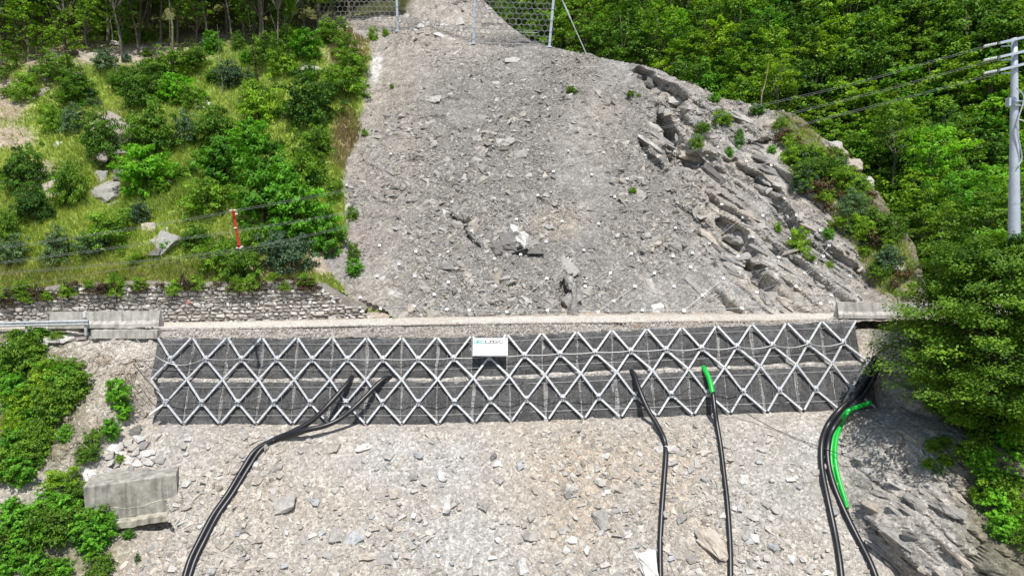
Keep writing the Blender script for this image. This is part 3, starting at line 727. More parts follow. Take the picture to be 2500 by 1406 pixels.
# gravel ledge between the tiers
xs = np.arange(-21.4, 21.3, .12); V = []; K = 5
for k in range(K + 1):
    for x in xs:
        p = ptrow(x, 2); drip = .14 + .42 * max(0, float(fbm(np.array([x]), np.array([0.]), 2.2, 3, 140)[0]) + .12)
        q = [Vector((0, .50, .30)), Vector((0, .16, .22)), Vector((0, .0, .15)), Vector((0, -.08, .05)), Vector((0, -.11, -.02 - drip * .4)), Vector((0, -.06, -.05 - drip * .8))][k]
        V.append(wl(p - NRM * .36 + q + Vector((0, 0, .035 * float(vn(x * 6, k * 1.7, 0., 9))))))
n = len(xs); i_ = np.arange(K)[:, None] * n + np.arange(n - 1)[None]
ccv = mix(C(.40,.37,.33), C(.52,.49,.45), np.clip(.5 + fbm(np.tile(xs, K + 1), np.repeat(np.arange(K+1.), n), .6, 2, 4), 0, 1)[:, None])
link('gravel_ledge', mesh('gravel_ledge', [tuple(q) for q in V], None, np.stack([i_, i_ + 1, i_ + n + 1, i_ + n], -1).reshape(-1, 4), M_LOW, ccv), wall)
n = 2600; px_ = RNG.uniform(-21.2, 21, n); pos = []
for x in px_:
    p = ptrow(x, 2) - NRM * .36; t_ = RNG.random(); pos.append((x, p.y - .12 + .26 * t_ - 40, p.z + .03 + .18 * t_ + RNG.uniform(-.04, .04)))
rubble('ledge_gravel', np.array(pos), psize(n, .05, .18, 2.2), mix(C(.42,.39,.35), C(.58,.56,.52), RNG.random(n)[:, None]), wall, 20, .6)
# steel rope strung node to node on the upper tier, dark cable along the lower one
def rope(name, nodes, r, sag, matc, label, start=None, end=None, wav=0):
    pts = [Vector(start)] if start else []
    if start:
        a, b2 = Vector(start), nodes[1] + NRM * .2
        pts = [a.lerp(b2, t_) - Vector((0, 0, .9 * math.sin(math.pi * t_) )) for t_ in np.linspace(0, 1, 12)]
        nodes = nodes[1:]
    for i in range(len(nodes) - 1):
        a, b2 = nodes[i] + NRM * .2, nodes[i + 1] + NRM * .2; sg = sag if not callable(sag) else sag(i)
        for t_ in np.linspace(0, 1, 8, endpoint=False):
            pts.append(a.lerp(b2, t_) - Vector((0, 0, sg * 4 * t_ * (1 - t_) + (wav * math.sin(t_ * 7 + i * 2) if wav else 0))))
    pts.append(nodes[-1] + NRM * .2)
    if end: pts += [Vector(q) for q in end]
    mm = MB(); mm.tube(pts, r, 5); return tag(link(name, mm.mesh(name, matc)), label, 'cable')
low1 = [p - Vector((0, 0, .02)) for p in N1]
rope('steel_rope', low1, .022, lambda i: .06 + .16 * (i > 12) * min(1, (i - 11) / 5), M_CABLE, 'light grey steel rope looping from plate to plate along the upper tier', start=(-22.4, 40.4, -.9))
rope('black_cable', N3[:17], .026, .07, M_CABLED, 'thin black cable strung along the plates of the lower tier', start=(-22.2, 39.6, -2.2),
     end=None, wav=.04)
q0 = N3[16] + NRM * .2
def lowp(u, v, off=.1):
    x, y, z = march(u, v, low, 26, 42.6, 200); return Vector((float(x[0]), float(y[0]) - off, float(z[0])))
mm = MB(); mm.tube(spline([P(1650, 968, 39.7), P(1715, 948, 39.3), lowp(1870, 1035, .3), lowp(2000, 1088, .3), lowp(2120, 1128, .35), lowp(2250, 1158, .4), lowp(2400, 1185, .4)], 8), .02, 5)
tag(link('slack_line', mm.mesh('slack_line', M_CABLED)), 'thin dark line running from the lower tier down to the right across the pipes', 'cable')

# ------------------------------------------------------------------ sign board
tl = P(1154.5, 825, 40.75); tr = P(1239.5, 825.5, 40.75); bl = P(1154.5, 868.5, 40.45)
W_ = tr.x - tl.x; H_ = (tl - bl).length
sg = thing('sign_board', 'white company board reading GEOLOGIC fixed on the steel bars', 'sign', ((tl.x + tr.x) / 2, bl.y - .02, bl.z)); sg.rotation_euler = (-math.atan2(tl.y - bl.y, tl.z - bl.z), 0, 0)
mm = MB(); mm.box(0, 0, H_/2, W_, .02, H_, None, None, .012); link('board', mm.mesh('board', M_WHITE), sg)
for sx_ in (-.42, .42):
    mm = MB(); mm.box(sx_ * W_, -.016, .04, .05, .02, .05, None, None, .01); link('fixing', mm.mesh('fixing', M_STEEL), sg)
# wide squared letters, drawn as strokes in a 1 x 1 cell
GL = {'G': [[(1,1),(.12,1),(0,.85),(0,.15),(.12,0),(1,0),(1,.5),(.5,.5)]], 'E': [[(1,1),(0,1),(0,0),(1,0)],[(0,.5),(.9,.5)]], 'O': [[(.1,1),(.9,1),(1,.85),(1,.15),(.9,0),(.1,0),(0,.15),(0,.85),(.1,1)]],
      'L': [[(0,1),(0,0),(1,0)]], 'Q': [[(.45,1),(.1,1),(0,.8),(.25,.5),(0,.35),(0,.1),(.1,0),(.9,0),(1,.15),(1,.85),(.9,1),(.75,.9),(.5,.55)]], 'I': [[(.5,1),(.5,0)]], 'C': [[(1,1),(.12,1),(0,.85),(0,.15),(.12,0),(1,0)]]}
xl = -W_/2 + .075; cw = .205; adv = .2365
for k, ch in enumerate('GEOLQGIC'):
    cw_ = .06 if ch == 'I' else cw; mm = MB()
    for st_ in GL[ch]:
        for a, b2 in zip(st_[:-1], st_[1:]):
            a = Vector((a[0] * cw_, 0, a[1] * .155)); b2 = Vector((b2[0] * cw_, 0, b2[1] * .155)); d = (b2 - a).normalized() * .014
            mm.beam(a - d, b2 + d, .046, .006, (0, -1, 0))
    link('letter', mm.mesh('letter', (M_TXT1, M_TXT2, M_TXT2, M_TXT3, M_TXT3, M_TXT3, M_TXT3, M_TXT3)[k]), sg, (xl, -.0145, H_ - .30)); xl += adv if ch != 'I' else .115
# ------------------------------------------------------------------ concrete barriers
def conc_mat(name, c, stain=.5):
    m, nt, b = newmat(name, .9, .15); g = N(nt, 'ShaderNodeNewGeometry')
    n1 = noise(nt, 2.2, 8, .7, g.outputs['Position']); r = ramp(nt, [(.3, 1 - stain), (.65, 1.1)]); nt.links.new(n1.outputs[0], r.inputs[0])
    mp = N(nt, 'ShaderNodeMapping'); mp.inputs['Scale'].default_value = (1, 1, .12); nt.links.new(g.outputs['Position'], mp.inputs[0])
    n2 = noise(nt, 4, 5, .6, mp.outputs[0]); r2 = ramp(nt, [(.35, .68), (.5, 1.0), (.72, 1.2)]); nt.links.new(n2.outputs[0], r2.inputs[0])
    s_ = N(nt, 'ShaderNodeAttribute', attribute_name='Col')
    rg = N(nt, 'ShaderNodeRGB'); rg.outputs[0].default_value = (*c, 1)
    cc_ = mult(nt, mult(nt, mult(nt, rg.outputs[0], s_.outputs[0]), r.outputs[0]), r2.outputs[0]); nt.links.new(cc_, b.inputs['Base Color'])
    n3 = noise(nt, 14, 6, .7, g.outputs['Position']); bp = N(nt, 'ShaderNodeBump'); bp.inputs['Strength'].default_value = .5; bp.inputs['Distance'].default_value = .02
    nt.links.new(n3.outputs[0], bp.inputs['Height']); nt.links.new(bp.outputs[0], b.inputs['Normal']); return m
M_CONC = conc_mat('weathered_concrete', (.46, .44, .40), .35)
M_BLOCK = conc_mat('stained_concrete', (.38, .365, .32), .5)
def prism(mb, prof, x0, x1, f=lambda x: 0, seg=14, c=None, rough=0):
    V = []; n = len(prof)
    for i in range(seg + 1):
        x = x0 + (x1 - x0) * i / seg
        for (y, z) in prof: V.append((x, y + RNG.normal(0, rough), z + f(x) + RNG.normal(0, rough)))
    Q = [[i*n + j, i*n + (j+1) % n, (i+1)*n + (j+1) % n, (i+1)*n + j] for i in range(seg) for j in range(n)]
    T = [[0, j+1, j] for j in range(1, n-1)] + [[seg*n, seg*n + j, seg*n + j + 1] for j in range(1, n-1)]
    mb.add(V, T, Q, c)
JP = [(-.34, 0), (-.34, .22), (-.15, .42), (-.10, 1.0), (.10, 1.0), (.15, .42), (.34, .22), (.34, 0)]
def barrier(u0, u1, vb, Y, label, hh=1.0):
    a, b2 = P(u0, vb, Y), P(u1, vb + (-4 if u1 < 600 else 2), Y)
    t = thing('concrete_barrier', label, 'barrier', (a.x, Y, a.z)); L = b2.x - a.x
    mm = MB(); prism(mm, [(y, z * hh) for y, z in JP], 0, L, lambda x: (b2.z - a.z) * x / L, 16, None, .008); link('barrier_body', mm.mesh('barrier_body', M_CONC), t)
    return t, a, b2
barrier(125, 394, 801, 42.5, 'weathered concrete road barrier at the left end behind the steel guardrail')
barrier(2041, 2290, 775.5, 42.55, 'pale concrete road barrier at the right end beside the hornbeam', .98)
t = thing('concrete_footing', 'flat pale concrete footing under the left barrier above the wall corner', 'footing', tuple(P(225, 822, 41.9)))
mm = MB(); L = (P(386, 822, 41.9) - P(225, 822, 41.9)).x; prism(mm, [(-.1, -.1), (-.1, .42), (.8, .42), (.8, -.1)], 0, L, lambda x: .0, 20, None, .012); link('footing_body', mm.mesh('footing_body', M_CONC), t)
# guardrail
gr_ = thing('steel_guardrail', 'grey steel guardrail ending in front of the left concrete barrier', 'guardrail', (-33, 41.7, 0))
zb = lambda u: P(u, 792 - u * .02, 41.7).z
xa, xb = P(-140, 790, 41.7).x, P(217, 790, 41.7).x
WP = [(0,-.17),(-.03,-.15),(-.08,-.11),(-.08,-.07),(-.02,-.02),(-.02,.02),(-.08,.07),(-.08,.11),(-.03,.15),(0,.17),(.01,.15),(-.05,.10),(.01,.02),(.01,-.02),(-.05,-.10),(.01,-.15)]
mm = MB(); prism(mm, WP, xa + 33, xb + 33, lambda x: P(1250 + (x - 33) / 41.7 * FPX, 792 - (1250 + (x - 33) / 41.7 * FPX) * .022, 41.7).z, 30); link('rail', mm.mesh('rail', M_STEEL), gr_)
for u_ in (-60, 62, 207):
    z_ = P(u_, 792 - u_ * .022, 41.7).z; x_ = P(u_, 790, 41.7).x + 33
    mm = MB(); mm.box(x_, .08, z_ - .25, .14, .1, 1.1, None, (.8, .8, .8)); mm.box(x_, .02, z_, .1, .08, .3); link('post', mm.mesh('post', M_STEEL), gr_)
mm = MB(); mm.box(P(207, 790, 41.7).x + 33, -.02, P(207, 768, 41.7).z, .16, .03, .36, None, None, .01); link('reflector', mm.mesh('reflector', M_PLATE), gr_)

# ------------------------------------------------------------------ old stone wall on the uphill side of the road
sw = thing('stone_wall', 'old dry stone retaining wall with white limed stones beside the road', 'stone wall', (0, 46.4, 0))
def swtop(x):
    u_ = 1250 + x / 46.4 * FPX; v_ = np.interp(u_, [-300, 0, 100, 250, 500, 700, 780, 850, 905, 960], [730, 716, 700, 692, 692, 688, 698, 735, 762, 778]); rx, rz = ray(u_, v_); return 5 + rz * 46.4
M_SW = stone_mat('wall_stone', None, .25, 5.0, .56)
M_MORT = ground_mat('wall_core', .5, 1.2, .6, 1.5)
xs = np.arange(-38, -10, .3); V = []
for x in xs:
    z0 = z_road(x) - .3; z1 = float(swtop(x)) - .2
    for k in range(9):
        f_ = k / 8; V.append((x, .0 + .12 * f_ , z0 + (z1 - z0) * f_))
    V.append((x, 2.2, z1 + .3))
n = 10; i_ = np.arange(len(xs) - 1)[:, None] * n + np.arange(n - 1)[None]
mm = MB(); mm.add(V, None, np.stack([i_, i_ + n, i_ + n + 1, i_ + 1], -1).reshape(-1, 4), (.30, .27, .235)); link('wall_core', mm.mesh('wall_core', M_MORT), sw)
ST = []
z = -1.0; 
while z < 2.6:
    h_ = RNG.choice([.11, .16, .2, .26, .31]); x = -37.5 + RNG.uniform(0, .4)
    while x < -9.5:
        w_ = RNG.uniform(.16, .72)
        zl = z + RNG.normal(0, .03) + z_road(x) + .25 + .5 + .012 * (x + 20)
        if zl + h_ < swtop(x + w_/2) + RNG.uniform(-.05, .12) and zl + h_ > z_road(x) - .05: ST.append((x + w_/2, zl + h_/2, w_, h_))
        x += w_ + .02
    z += h_ + .018
tops = np.array([float(swtop(s_[0])) for s_ in ST])
def stone_variant(sd, w_, h_):
    hv, ht = hull(sd, (w_ * 1.05, .30, h_ * 1.05), 16); return hv, ht
STV = []
for i in range(18):
    tone = RNG.uniform(.7, 1.25); cc_ = mix(C(.36, .32, .28), C(.46, .44, .41), RNG.random()) * tone
    if i % 3 == 0: cc_ = C(.66, .64, .61) * RNG.uniform(.8, 1.1)
    w_ = [.3, .45, .6][i % 3]; hv, ht = stone_variant(300 + i, w_, .2); mm = MB(); mm.add(hv, ht, None, cc_); STV.append((mm.mesh('stone', M_SW), w_, hv, ht, cc_))
order = sorted(range(len(ST)), key=lambda i: -(ST[i][2] * ST[i][3]) * (0.3 if ST[i][0] < -31.5 else 1))
rest = MB()
for r_, i in enumerate(order):
    x, z, w_, h_ = ST[i]; dep = tops[i] - z
    k = int(RNG.integers(0, 6)) * 3 + int(np.argmin([abs(w_ - q) for q in (.3, .45, .6)]))
    me_, vw, hv, ht, cc_ = STV[k]; yy = .02 + .10 * (z + .5) / 2.5 + RNG.normal(0, .025)
    if r_ < 300:
        o = link('stone', me_, sw, (x, yy, z)); o.scale = (w_ / vw, 1, h_ / .2); o.rotation_euler = (RNG.normal(0, .1), RNG.normal(0, .09), RNG.normal(0, .08))
    else:
        dk = 1.0 if dep > .5 or x > -22 else .7
        rest.add(hv * np.array([w_ / vw, 1, h_ / .2]) + np.array([x, yy, z]), ht, None, np.array(cc_) * dk)
tag(link('small_stones', rest.mesh('small_stones', M_SW), sw), kind='stuff')
mm = MB(); mm.box(0, 0, 0, .2, .02, .2, None, None, .05); o = link('paint_mark', mm.mesh('paint_mark', plain('red_paint', (.6, .16, .12), .8)), sw); o.location = (P(459, 738, 46.2).x, -.17, P(459, 738, 46.2).z)

# ------------------------------------------------------------------ concrete block lower left
bk = P(212, 1296, 34.7); b1 = P(408, 1286, 35.0)
blk = thing('concrete_block', 'big stained concrete block sticking out of the bank above a dark hollow', 'concrete block', tuple(bk)); L = (b1.x - bk.x) * 1.08
blk.rotation_euler = (0, -.03, R(19))
fv = lambda x: .10 * x / L
mm = MB(); prism(mm, [(0, .42), (.0, 2.30), (.06, 2.37), (1.7, 2.44), (1.7, .42)], 0, L, lambda x: .06 * x / L, 14, None, .006)
link('block_body', mm.mesh('block_body', M_BLOCK), blk)
mm = MB(); prism(mm, [(-.42, 0), (-.42, .30), (-.02, .41), (2.6, .41), (2.6, 0)], .9, L + .1, lambda x: .06 * x / L, 16, (1.15, 1.12, 1.05), .02); link('footing', mm.mesh('footing', M_BLOCK), blk)
mm = MB(); xs_ = np.linspace(.05, L - .2, 26); pth = [(x, -.008, .98 + .10 * math.sin(x * 2.1) + .04 * float(vn(x * 4, 0, 0., 3)) + .06 * x / L) for x in xs_]
mm.tube(pth, .014, 4, (2.0, 1.9, 1.7)); link('crack', mm.mesh('crack', M_BLOCK), blk)
# pipes -------------------------------------------------------------------
def pipe(name, px, r, matc, label, group=None, bulge=None):
    pts = []
    for q in px:
        if len(q) == 3: pts.append(P(*q))
        else: pts.append(lowp(q[0], q[1], r * .9))
    pts = spline(pts, 8); mm = MB(); mm.tube(pts, r, 10)
    return tag(link(name, mm.mesh(name, matc, True)), label, 'pipe', group)
G1 = 'black drainage pipes coming out of the wall'
pipe('drain_pipe', [(862,918,41.0),(845,940,40.2),(800,990,39.2),(760,1028,38.7),(715,1053,38.4),(668,1072),(625,1098),(596,1140),(560,1200),(522,1255),(490,1315),(466,1365),(448,1425)], .15, M_PIPE, 'black corrugated pipe, left one of the pair running down to the bottom left', G1)
pipe('drain_pipe', [(962,922,41.1),(940,924,40.6),(915,945,40.1),(870,990,39.2),(830,1022,38.7),(790,1040,38.3),(735,1052,38.1),(680,1069),(640,1096),(610,1140),(572,1202),(535,1255),(503,1316),(479,1366),(460,1425)], .15, M_PIPE, 'black pipe with green tip, right one of the pair running down to the bottom left', G1)
mm = MB(); mm.tube([P(962,922,41.0), P(968,921,41.3)], .17, 10); tag(link('pipe_cap', mm.mesh('pipe_cap', M_GREEN)), 'small green sleeve at the mouth of the second black pipe', 'pipe sleeve')
pipe('drain_pipe', [(1538,903,41.0),(1548,915,40.5),(1562,955,39.6),(1582,1000,38.9),(1606,1040,38.4),(1621,1075),(1624,1110),(1619,1180),(1614,1250),(1610,1330),(1611,1430)], .15, M_PIPE, 'single black pipe hanging from the wall and kinking down the middle right slope', G1)
pipe('green_pipe', [(1716,895,41.0),(1722,905,40.5),(1733,930,39.9),(1740,962,39.3)], .155, M_GREEN, 'short bright green pipe curving out of the upper tier')
pipe('drain_pipe', [(1740,958,39.35),(1745,1000,38.7),(1750,1035,38.3),(1757,1085),(1765,1150),(1773,1220),(1778,1290),(1781,1360),(1781,1430)], .145, M_PIPE, 'straight black pipe continuing below the short green pipe', G1)
pipe('drain_pipe', [(2136,872,40.6),(2118,918,40.0),(2092,960,39.3),(2050,1000,38.5),(2018,1036),(2003,1080),(2003,1140),(2016,1210),(2033,1290),(2045,1360),(2053,1430)], .17, M_PIPE, 'outermost black pipe of the bundle at the right end of the wall', G1)
pipe('drain_pipe', [(2147,880,40.5),(2132,925,39.9),(2105,968,39.2),(2062,1008,38.4),(2030,1046),(2018,1085),(2019,1130),(2033,1185),(2058,1245),(2090,1310),(2118,1365),(2142,1425)], .17, M_PIPE, 'inner black pipe of the bundle at the right end of the wall', G1)
pipe('green_pipe', [(2126,982,38.6),(2095,993,38.3),(2068,1005,38.0),(2044,1035),(2030,1075),(2026,1118),(2034,1170),(2050,1220),(2059,1248)], .125, M_GREEN, 'bright green pipe next to the black bundle, the longer of the two')
pipe('green_pipe', [(2068,1008,37.8),(2054,1030),(2040,1070),(2037,1118),(2045,1165),(2060,1215),(2066,1238)], .115, M_GREEN, 'bright green pipe next to the black bundle, the shorter one on its right')
def hillp(u, v, off=0.0):
    x, y, z = march(u, v, hill, 44, 118, 330); return Vector((float(x[0]), float(y[0]) - off, float(z[0])))
def where_low(u_, v_):
    s_ = 'left of the paired black pipes' if u_ < 600 and v_ > 1150 else 'right of the paired pipes' if u_ < 1000 else 'below the sign board' if u_ < 1320 else 'left of the single black pipe' if u_ < 1610 else 'right of the single black pipe' if u_ < 1770 else 'left of the right pipe bundle'
    return ('high ' if v_ < 1180 else 'midway ' if v_ < 1300 else 'low ') + 'on the pale slope ' + s_
def where_scree(u_, v_):
    return ('near the ring net' if v_ < 200 else 'in the upper half' if v_ < 400 else 'in the lower half' if v_ < 600 else 'just above the road') + (' at the left side' if u_ < 1080 else ' in the middle' if u_ < 1400 else ' at the right side')
def where_wood(u_, v_):
    return ('right behind the ring net' if u_ < 1400 and v_ < 140 else 'just over the ridge of the slide' if v_ > np.interp(u_, [1340, 1560, 1850, 2100], [60, 110, 200, 340]) and u_ < 2050 else 'in the top row of the picture' if v_ < 60 else 'above the power lines' if v_ < 110 + (2480 - u_) * .19 else 'beside the power pole' if u_ > 2380 else 'under the power lines') + (', left part of the wood' if u_ < 1750 else ', middle of the wood' if u_ < 2150 else ', right part of the wood')
# ------------------------------------------------------------------ single rocks
ROCKM = {}
def rough(hv, ht, sd):
    bm = bmesh.new(); vs_ = [bm.verts.new(p) for p in hv]
    for t_ in ht: bm.faces.new([vs_[i] for i in t_])
    bmesh.ops.subdivide_edges(bm, edges=bm.edges, cuts=3, use_grid_fill=True); bmesh.ops.triangulate(bm, faces=bm.faces); bm.normal_update()
    P_ = np.array([v_.co[:] for v_ in bm.verts]); N_ = np.array([v_.normal[:] for v_ in bm.verts]); bm.verts.index_update()
    q = P_[:, 0] * 2.2 + P_[:, 2] * 3 + sd; st_ = q - np.floor(q)
    d = .05 * vn(P_[:, 0] * 4 + sd, P_[:, 1] * 4, P_[:, 2] * 4 + .5, sd) + .035 * vn(P_[:, 0] * 11 + sd, P_[:, 1] * 11, P_[:, 2] * 11 + .5, sd + 1) - .05 * (st_ < .14)
    P_ = P_ + N_ * d[:, None]; T = np.array([[v_.index for v_ in f.verts] for f in bm.faces]); bm.free(); return P_, T
ROUGH = [rough(h[0], h[1], 5 + i) for i, h in enumerate(BIGH)]
def rockmesh(k, tone, big=False):
    key = (k, tone, big)
    if key not in ROCKM:
        hv, ht = (ROUGH if big else BIGH)[k % 12]; c_ = {'grey': (.30,.285,.265), 'pale': (.42,.40,.37), 'white': (.56,.545,.52), 'tan': (.40,.355,.30), 'dark': (.17,.16,.15), 'blue': (.36,.365,.37)}[tone]
        mm = MB(); mm.add(hv, ht, None, c_); ROCKM[key] = mm.mesh('rock', M_ROCKC)
    return ROCKM[key]
def rock(u, v, wpx, hpx, tone, label, f, name='rock', cat='rock', group=None, rot=None, thick=.4, sink=.25, k=None):
    p = f(u, v); s_ = wpx / FPX * p.y; h_ = hpx / FPX * p.y
    k = int(RNG.integers(0, 12)) if k is None else k
    o = link(name, rockmesh(k, tone, max(wpx, hpx) > 26)); ext = BIGH[k % 12][0].max(0) - BIGH[k % 12][0].min(0)
    o.scale = (s_ / ext[0], h_ / ext[1], max(.12, min(s_, h_) * thick) / ext[2]); o.location = p + Vector((0, -.02, 0))
    rx = R(48) + RNG.normal(0, .12)
    o.rotation_euler = (rx, rot if rot is not None else RNG.normal(0, .25), RNG.normal(0, .1)); return tag(o, label, cat, group)
for a in [
 (1272,580,66,80,'white','big white faced boulder with a dark left flank in the middle of the scree'),
 (1240,590,40,60,'dark','dark slab leaning under the big white boulder'),
 (1237,585,22,45,'grey','small slab left of the big white boulder'),
 (1245,345,34,48,'pale','tall pale rock above the centre of the scree'), (1262,378,44,32,'grey','grey block just below the tall pale rock'),
 (1052,245,46,24,'pale','flat pale slab in the upper left of the scree'), (932,122,38,24,'grey','rounded grey boulder at the top left edge of the scree'),
 (1258,148,46,22,'pale','flat rock near the top middle of the scree'), (1385,655,44,90,'grey','tall upright rock with white grout runs in the lower scree'),
 (1393,728,60,48,'grey','dark footed block holding a white anchor plate low on the scree'),
 (1322,612,40,34,'dark','dark boulder right below the big white boulder'), (1210,612,38,36,'dark','dark boulder left below the big white boulder'),
 (1120,880-330,50,40,'grey','grey rock on the dark ridge left of the big boulder'),
 (1640,245,46,30,'pale','pale overhanging boulder near the ridge'), (1600,214,56,30,'dark','dark rock ledge just under the ridge line'),
 (1570,187,46,24,'dark','narrow dark ledge at the ridge crest'), (1660,606,60,34,'grey','large grey block in the rock pile right of centre'),
 (1570,490,34,34,'grey','grey block with shadowed base right of centre'), (1790,575,60,64,'grey','big angular rock with a dark overhang on the right rock face'),
 (1835,672,58,60,'grey','stepped dark block low on the right rock face'), (1803,630,56,24,'pale','pale ledge between the two dark overhangs'),
 (1855,400-15,50,28,'dark','dark broken rock under the small green bushes'), (1690,385,60,26,'tan','tan soil covered rock beside the dark hollow'),
 (1000,752,24,30,'tan','pale rock with a green painted mark at the road edge'), (965,722,44,26,'pale','pale slab at the lower left corner of the scree'),
 (1760,750,26,14,'pale','thin pale slab by the road with green paint'), (1905,735,40,50,'tan','rusty pointed slab standing at the road edge'), (1870,730,40,50,'grey','grey pointed slab next to the rusty one'),
 (1600,752,44,22,'white','flat white slab lying at the road edge'), (1590,700,30,60,'pale','long pale slab with grout below the anchors'),
 (1070,85,34,14,'white','white slab in the pale chute at the top'), (1082,62,34,14,'white','second white slab higher in the pale chute'), (1030,62,40,22,'white','tilted white slab left in the pale chute'), (1130,50,20,40,'pale','upright slab right in the pale chute'),
 (1935,275,50,42,'grey','grey pointed crag on the ridge with orange lichen'), (1885,305,46,40,'tan','lichen covered rust coloured rock on the ridge'), (2040,385,46,60,'tan','pale mossy crag on the right edge of the spur'),
 (2030,362,50,40,'pale','narrow pale crest rock on the overgrown spur'), (2072,405,50,44,'tan','orange brown crest rock on the overgrown spur'), (2105,445,44,36,'pale','lower pale crest rock on the overgrown spur'), (2178,655,50,70,'pale','white rock face with orange lichen behind the hornbeam'),
 (268,330,90,120,'tan','tan mossy crag on the green slope'), (268,470,100,110,'grey','grey shaded rock below the mossy crag'), (385,590,70,80,'grey','pale cracked boulder on the green slope above the stone wall'),
 (112,455,64,44,'tan','eroded pale rock in the grass at the left'), (145,352,26,16,'white','small white boulder in the grass at the left'), (400,455,50,30,'dark','dark rock under the bright green bushes'),
 (760,175,56,30,'pale','heap of pale stones beside the bushes'), (95,225,40,40,'tan','tan rock half covered in moss'), (140,140,50,30,'pale','pale rock in the scarp under the trees'), (170,172,60,24,'pale','long pale rock below the scarp'), (210,140,46,26,'tan','broken tan rock on the scarp'), (365,60,36,26,'dark','dark rock between the tree trunks'),
]: rock(*a, hillp)
for i, (u_, v_, w_, h_, tn) in enumerate([(250,300,44,40,'tan'),(290,370,40,36,'grey'),(246,372,40,60,'tan'),(300,430,50,40,'dark'),(242,440,30,60,'grey'),(290,490,50,34,'grey'),(362,560,34,40,'tan'),(408,568,28,44,'pale'),(372,615,40,26,'dark'),(405,610,30,24,'tan'),(82,440,30,28,'pale'),(140,470,36,24,'pale'),(110,480,40,22,'tan'),(120,135,40,26,'pale'),(190,180,30,18,'pale'),(225,150,44,16,'tan'),(300,112,44,16,'pale'),(345,118,40,14,'tan'),(400,108,36,12,'pale'),(75,240,30,22,'grey'),(110,222,28,34,'pale')]):
    rock(u_, v_, w_, h_, tn, {'tan': 'brownish', 'grey': 'grey', 'dark': 'dark', 'pale': 'pale'}[tn] + (' broken rock around the mossy crag' if 230 < u_ < 310 and v_ > 250 else ' broken rock around the cracked boulder' if u_ > 350 and v_ > 500 else ' broken rock in the eroded patch at the left' if v_ > 400 else ' broken rock on the scarp below the trees'), hillp, 'rock', 'rock', 'broken rocks on the green slope')
for a in [
 (684,1232,74,44,'pale','large flat rectangular pale slab left of centre on the lower slope'), (876,1302,66,40,'blue','large blue grey rock in the stone cluster on the lower slope'), (815,1305,40,34,'pale','pale rock left of the blue grey rock'),
 (900,1362,54,26,'tan','tan slab near the bottom edge'), (950,1358,44,34,'grey','grey angular rock near the bottom edge'), (1085,1232,30,44,'white','white upright rock in the middle of the lower slope'),
 (1464,1270,40,50,'pale','pale five sided rock below the middle of the lower slope'), (1497,1246,38,16,'grey','thin grey slab beside the pale five sided rock'), (1295,1262,20,20,'pale','small pale block with shadowed foot'),
 (1395,1314,26,20,'white','white stone right of centre near the bottom'), (1287,1305,30,24,'grey','split grey rock near the bottom'), (1433,1338,20,26,'white','narrow white stone right of centre near the bottom'),
 (1572,1378,60,70,'white','big whitish rock by the single black pipe'), (1735,1330,70,90,'tan','large tan slab with a pale edge beside the straight black pipe'), (1272,1378,30,40,'white','rough white rock at the bottom middle'),
 (1638,1095,30,22,'white','white block touching the single black pipe'), (1612,1092,24,20,'pale','pale block left of the single black pipe'), (1815,1172,22,34,'white','white shard right of the straight black pipe'), (1837,1178,14,10,'white','tiny white stone beside the white shard'),
 (1795,1240,22,16,'white','bright stone just right of the straight black pipe'), (1870,1230,30,16,'pale','slim pale stone in the right part of the slope'), (1893,1240,34,24,'pale','broad pale stone in the right part of the slope'), (1835,1262,30,16,'pale','flat pale stone below the slim one'),
 (1838,1312,22,22,'white','cube like white stone low on the right'), (1885,1332,34,20,'blue','blue grey stone low on the right'), (1875,1358,26,18,'pale','wedge stone low on the right'), (1930,1362,24,24,'white','square white stone low on the right'), (1815,1308,20,20,'pale','pale stone left of the cube like one'),
 (1665,1270,30,34,'grey','grey rock right of the single black pipe'), (1685,1362,26,24,'grey','grey block near the bottom between the pipes'), (1218,1170,30,22,'pale','block like stone above the middle'), (1205,1112,20,22,'dark','dark stone in the upper part of the lower slope'), (1215,1130,22,22,'white','white stone under the dark stone'),
 (890,1090,40,26,'white','white rock in the upper left part of the lower slope'), (820,1090,40,26,'tan','tan rock left of the white rock'), (1075,1160,24,24,'white','white wedge above the middle'), (1045,1175,26,20,'pale','flat pale stone left of the white wedge'), (1180,1232,34,34,'grey','half buried grey rock'), (955,1110,26,22,'pale','pale flake left of centre'),
 (957,1205,24,22,'pale','squarish pale stone left of centre'), (954,1248,32,20,'pale','oblong pale stone left of centre'), (1213,1313,16,18,'white','little white stone near the bottom middle'), (1385,1205,20,22,'grey','grey flake right of centre'), (1013,1255,14,16,'white','small bright stone left of centre'),
 (460,1235,28,14,'tan','tan stone lying near the block'), (437,1218,22,18,'tan','tan stone just right of the concrete block'), (160,828,64,24,'pale','large flat pale slab lying on the bank below the guardrail'), (120,832,40,20,'pale','pale slab left of the large flat slab'), (265,815,40,20,'pale','pale slab under the left barrier'),
 (38,835,40,34,'white','white stone showing above the left bushes'), (320,1052,54,26,'dark','long dark slab above the stone heap'), (228,1158,42,34,'white','thin white slab leaning over the left corner of the block'), (352,1172,22,14,'pale','stone hanging over the front edge of the block'),
]: rock(*a, lowp)
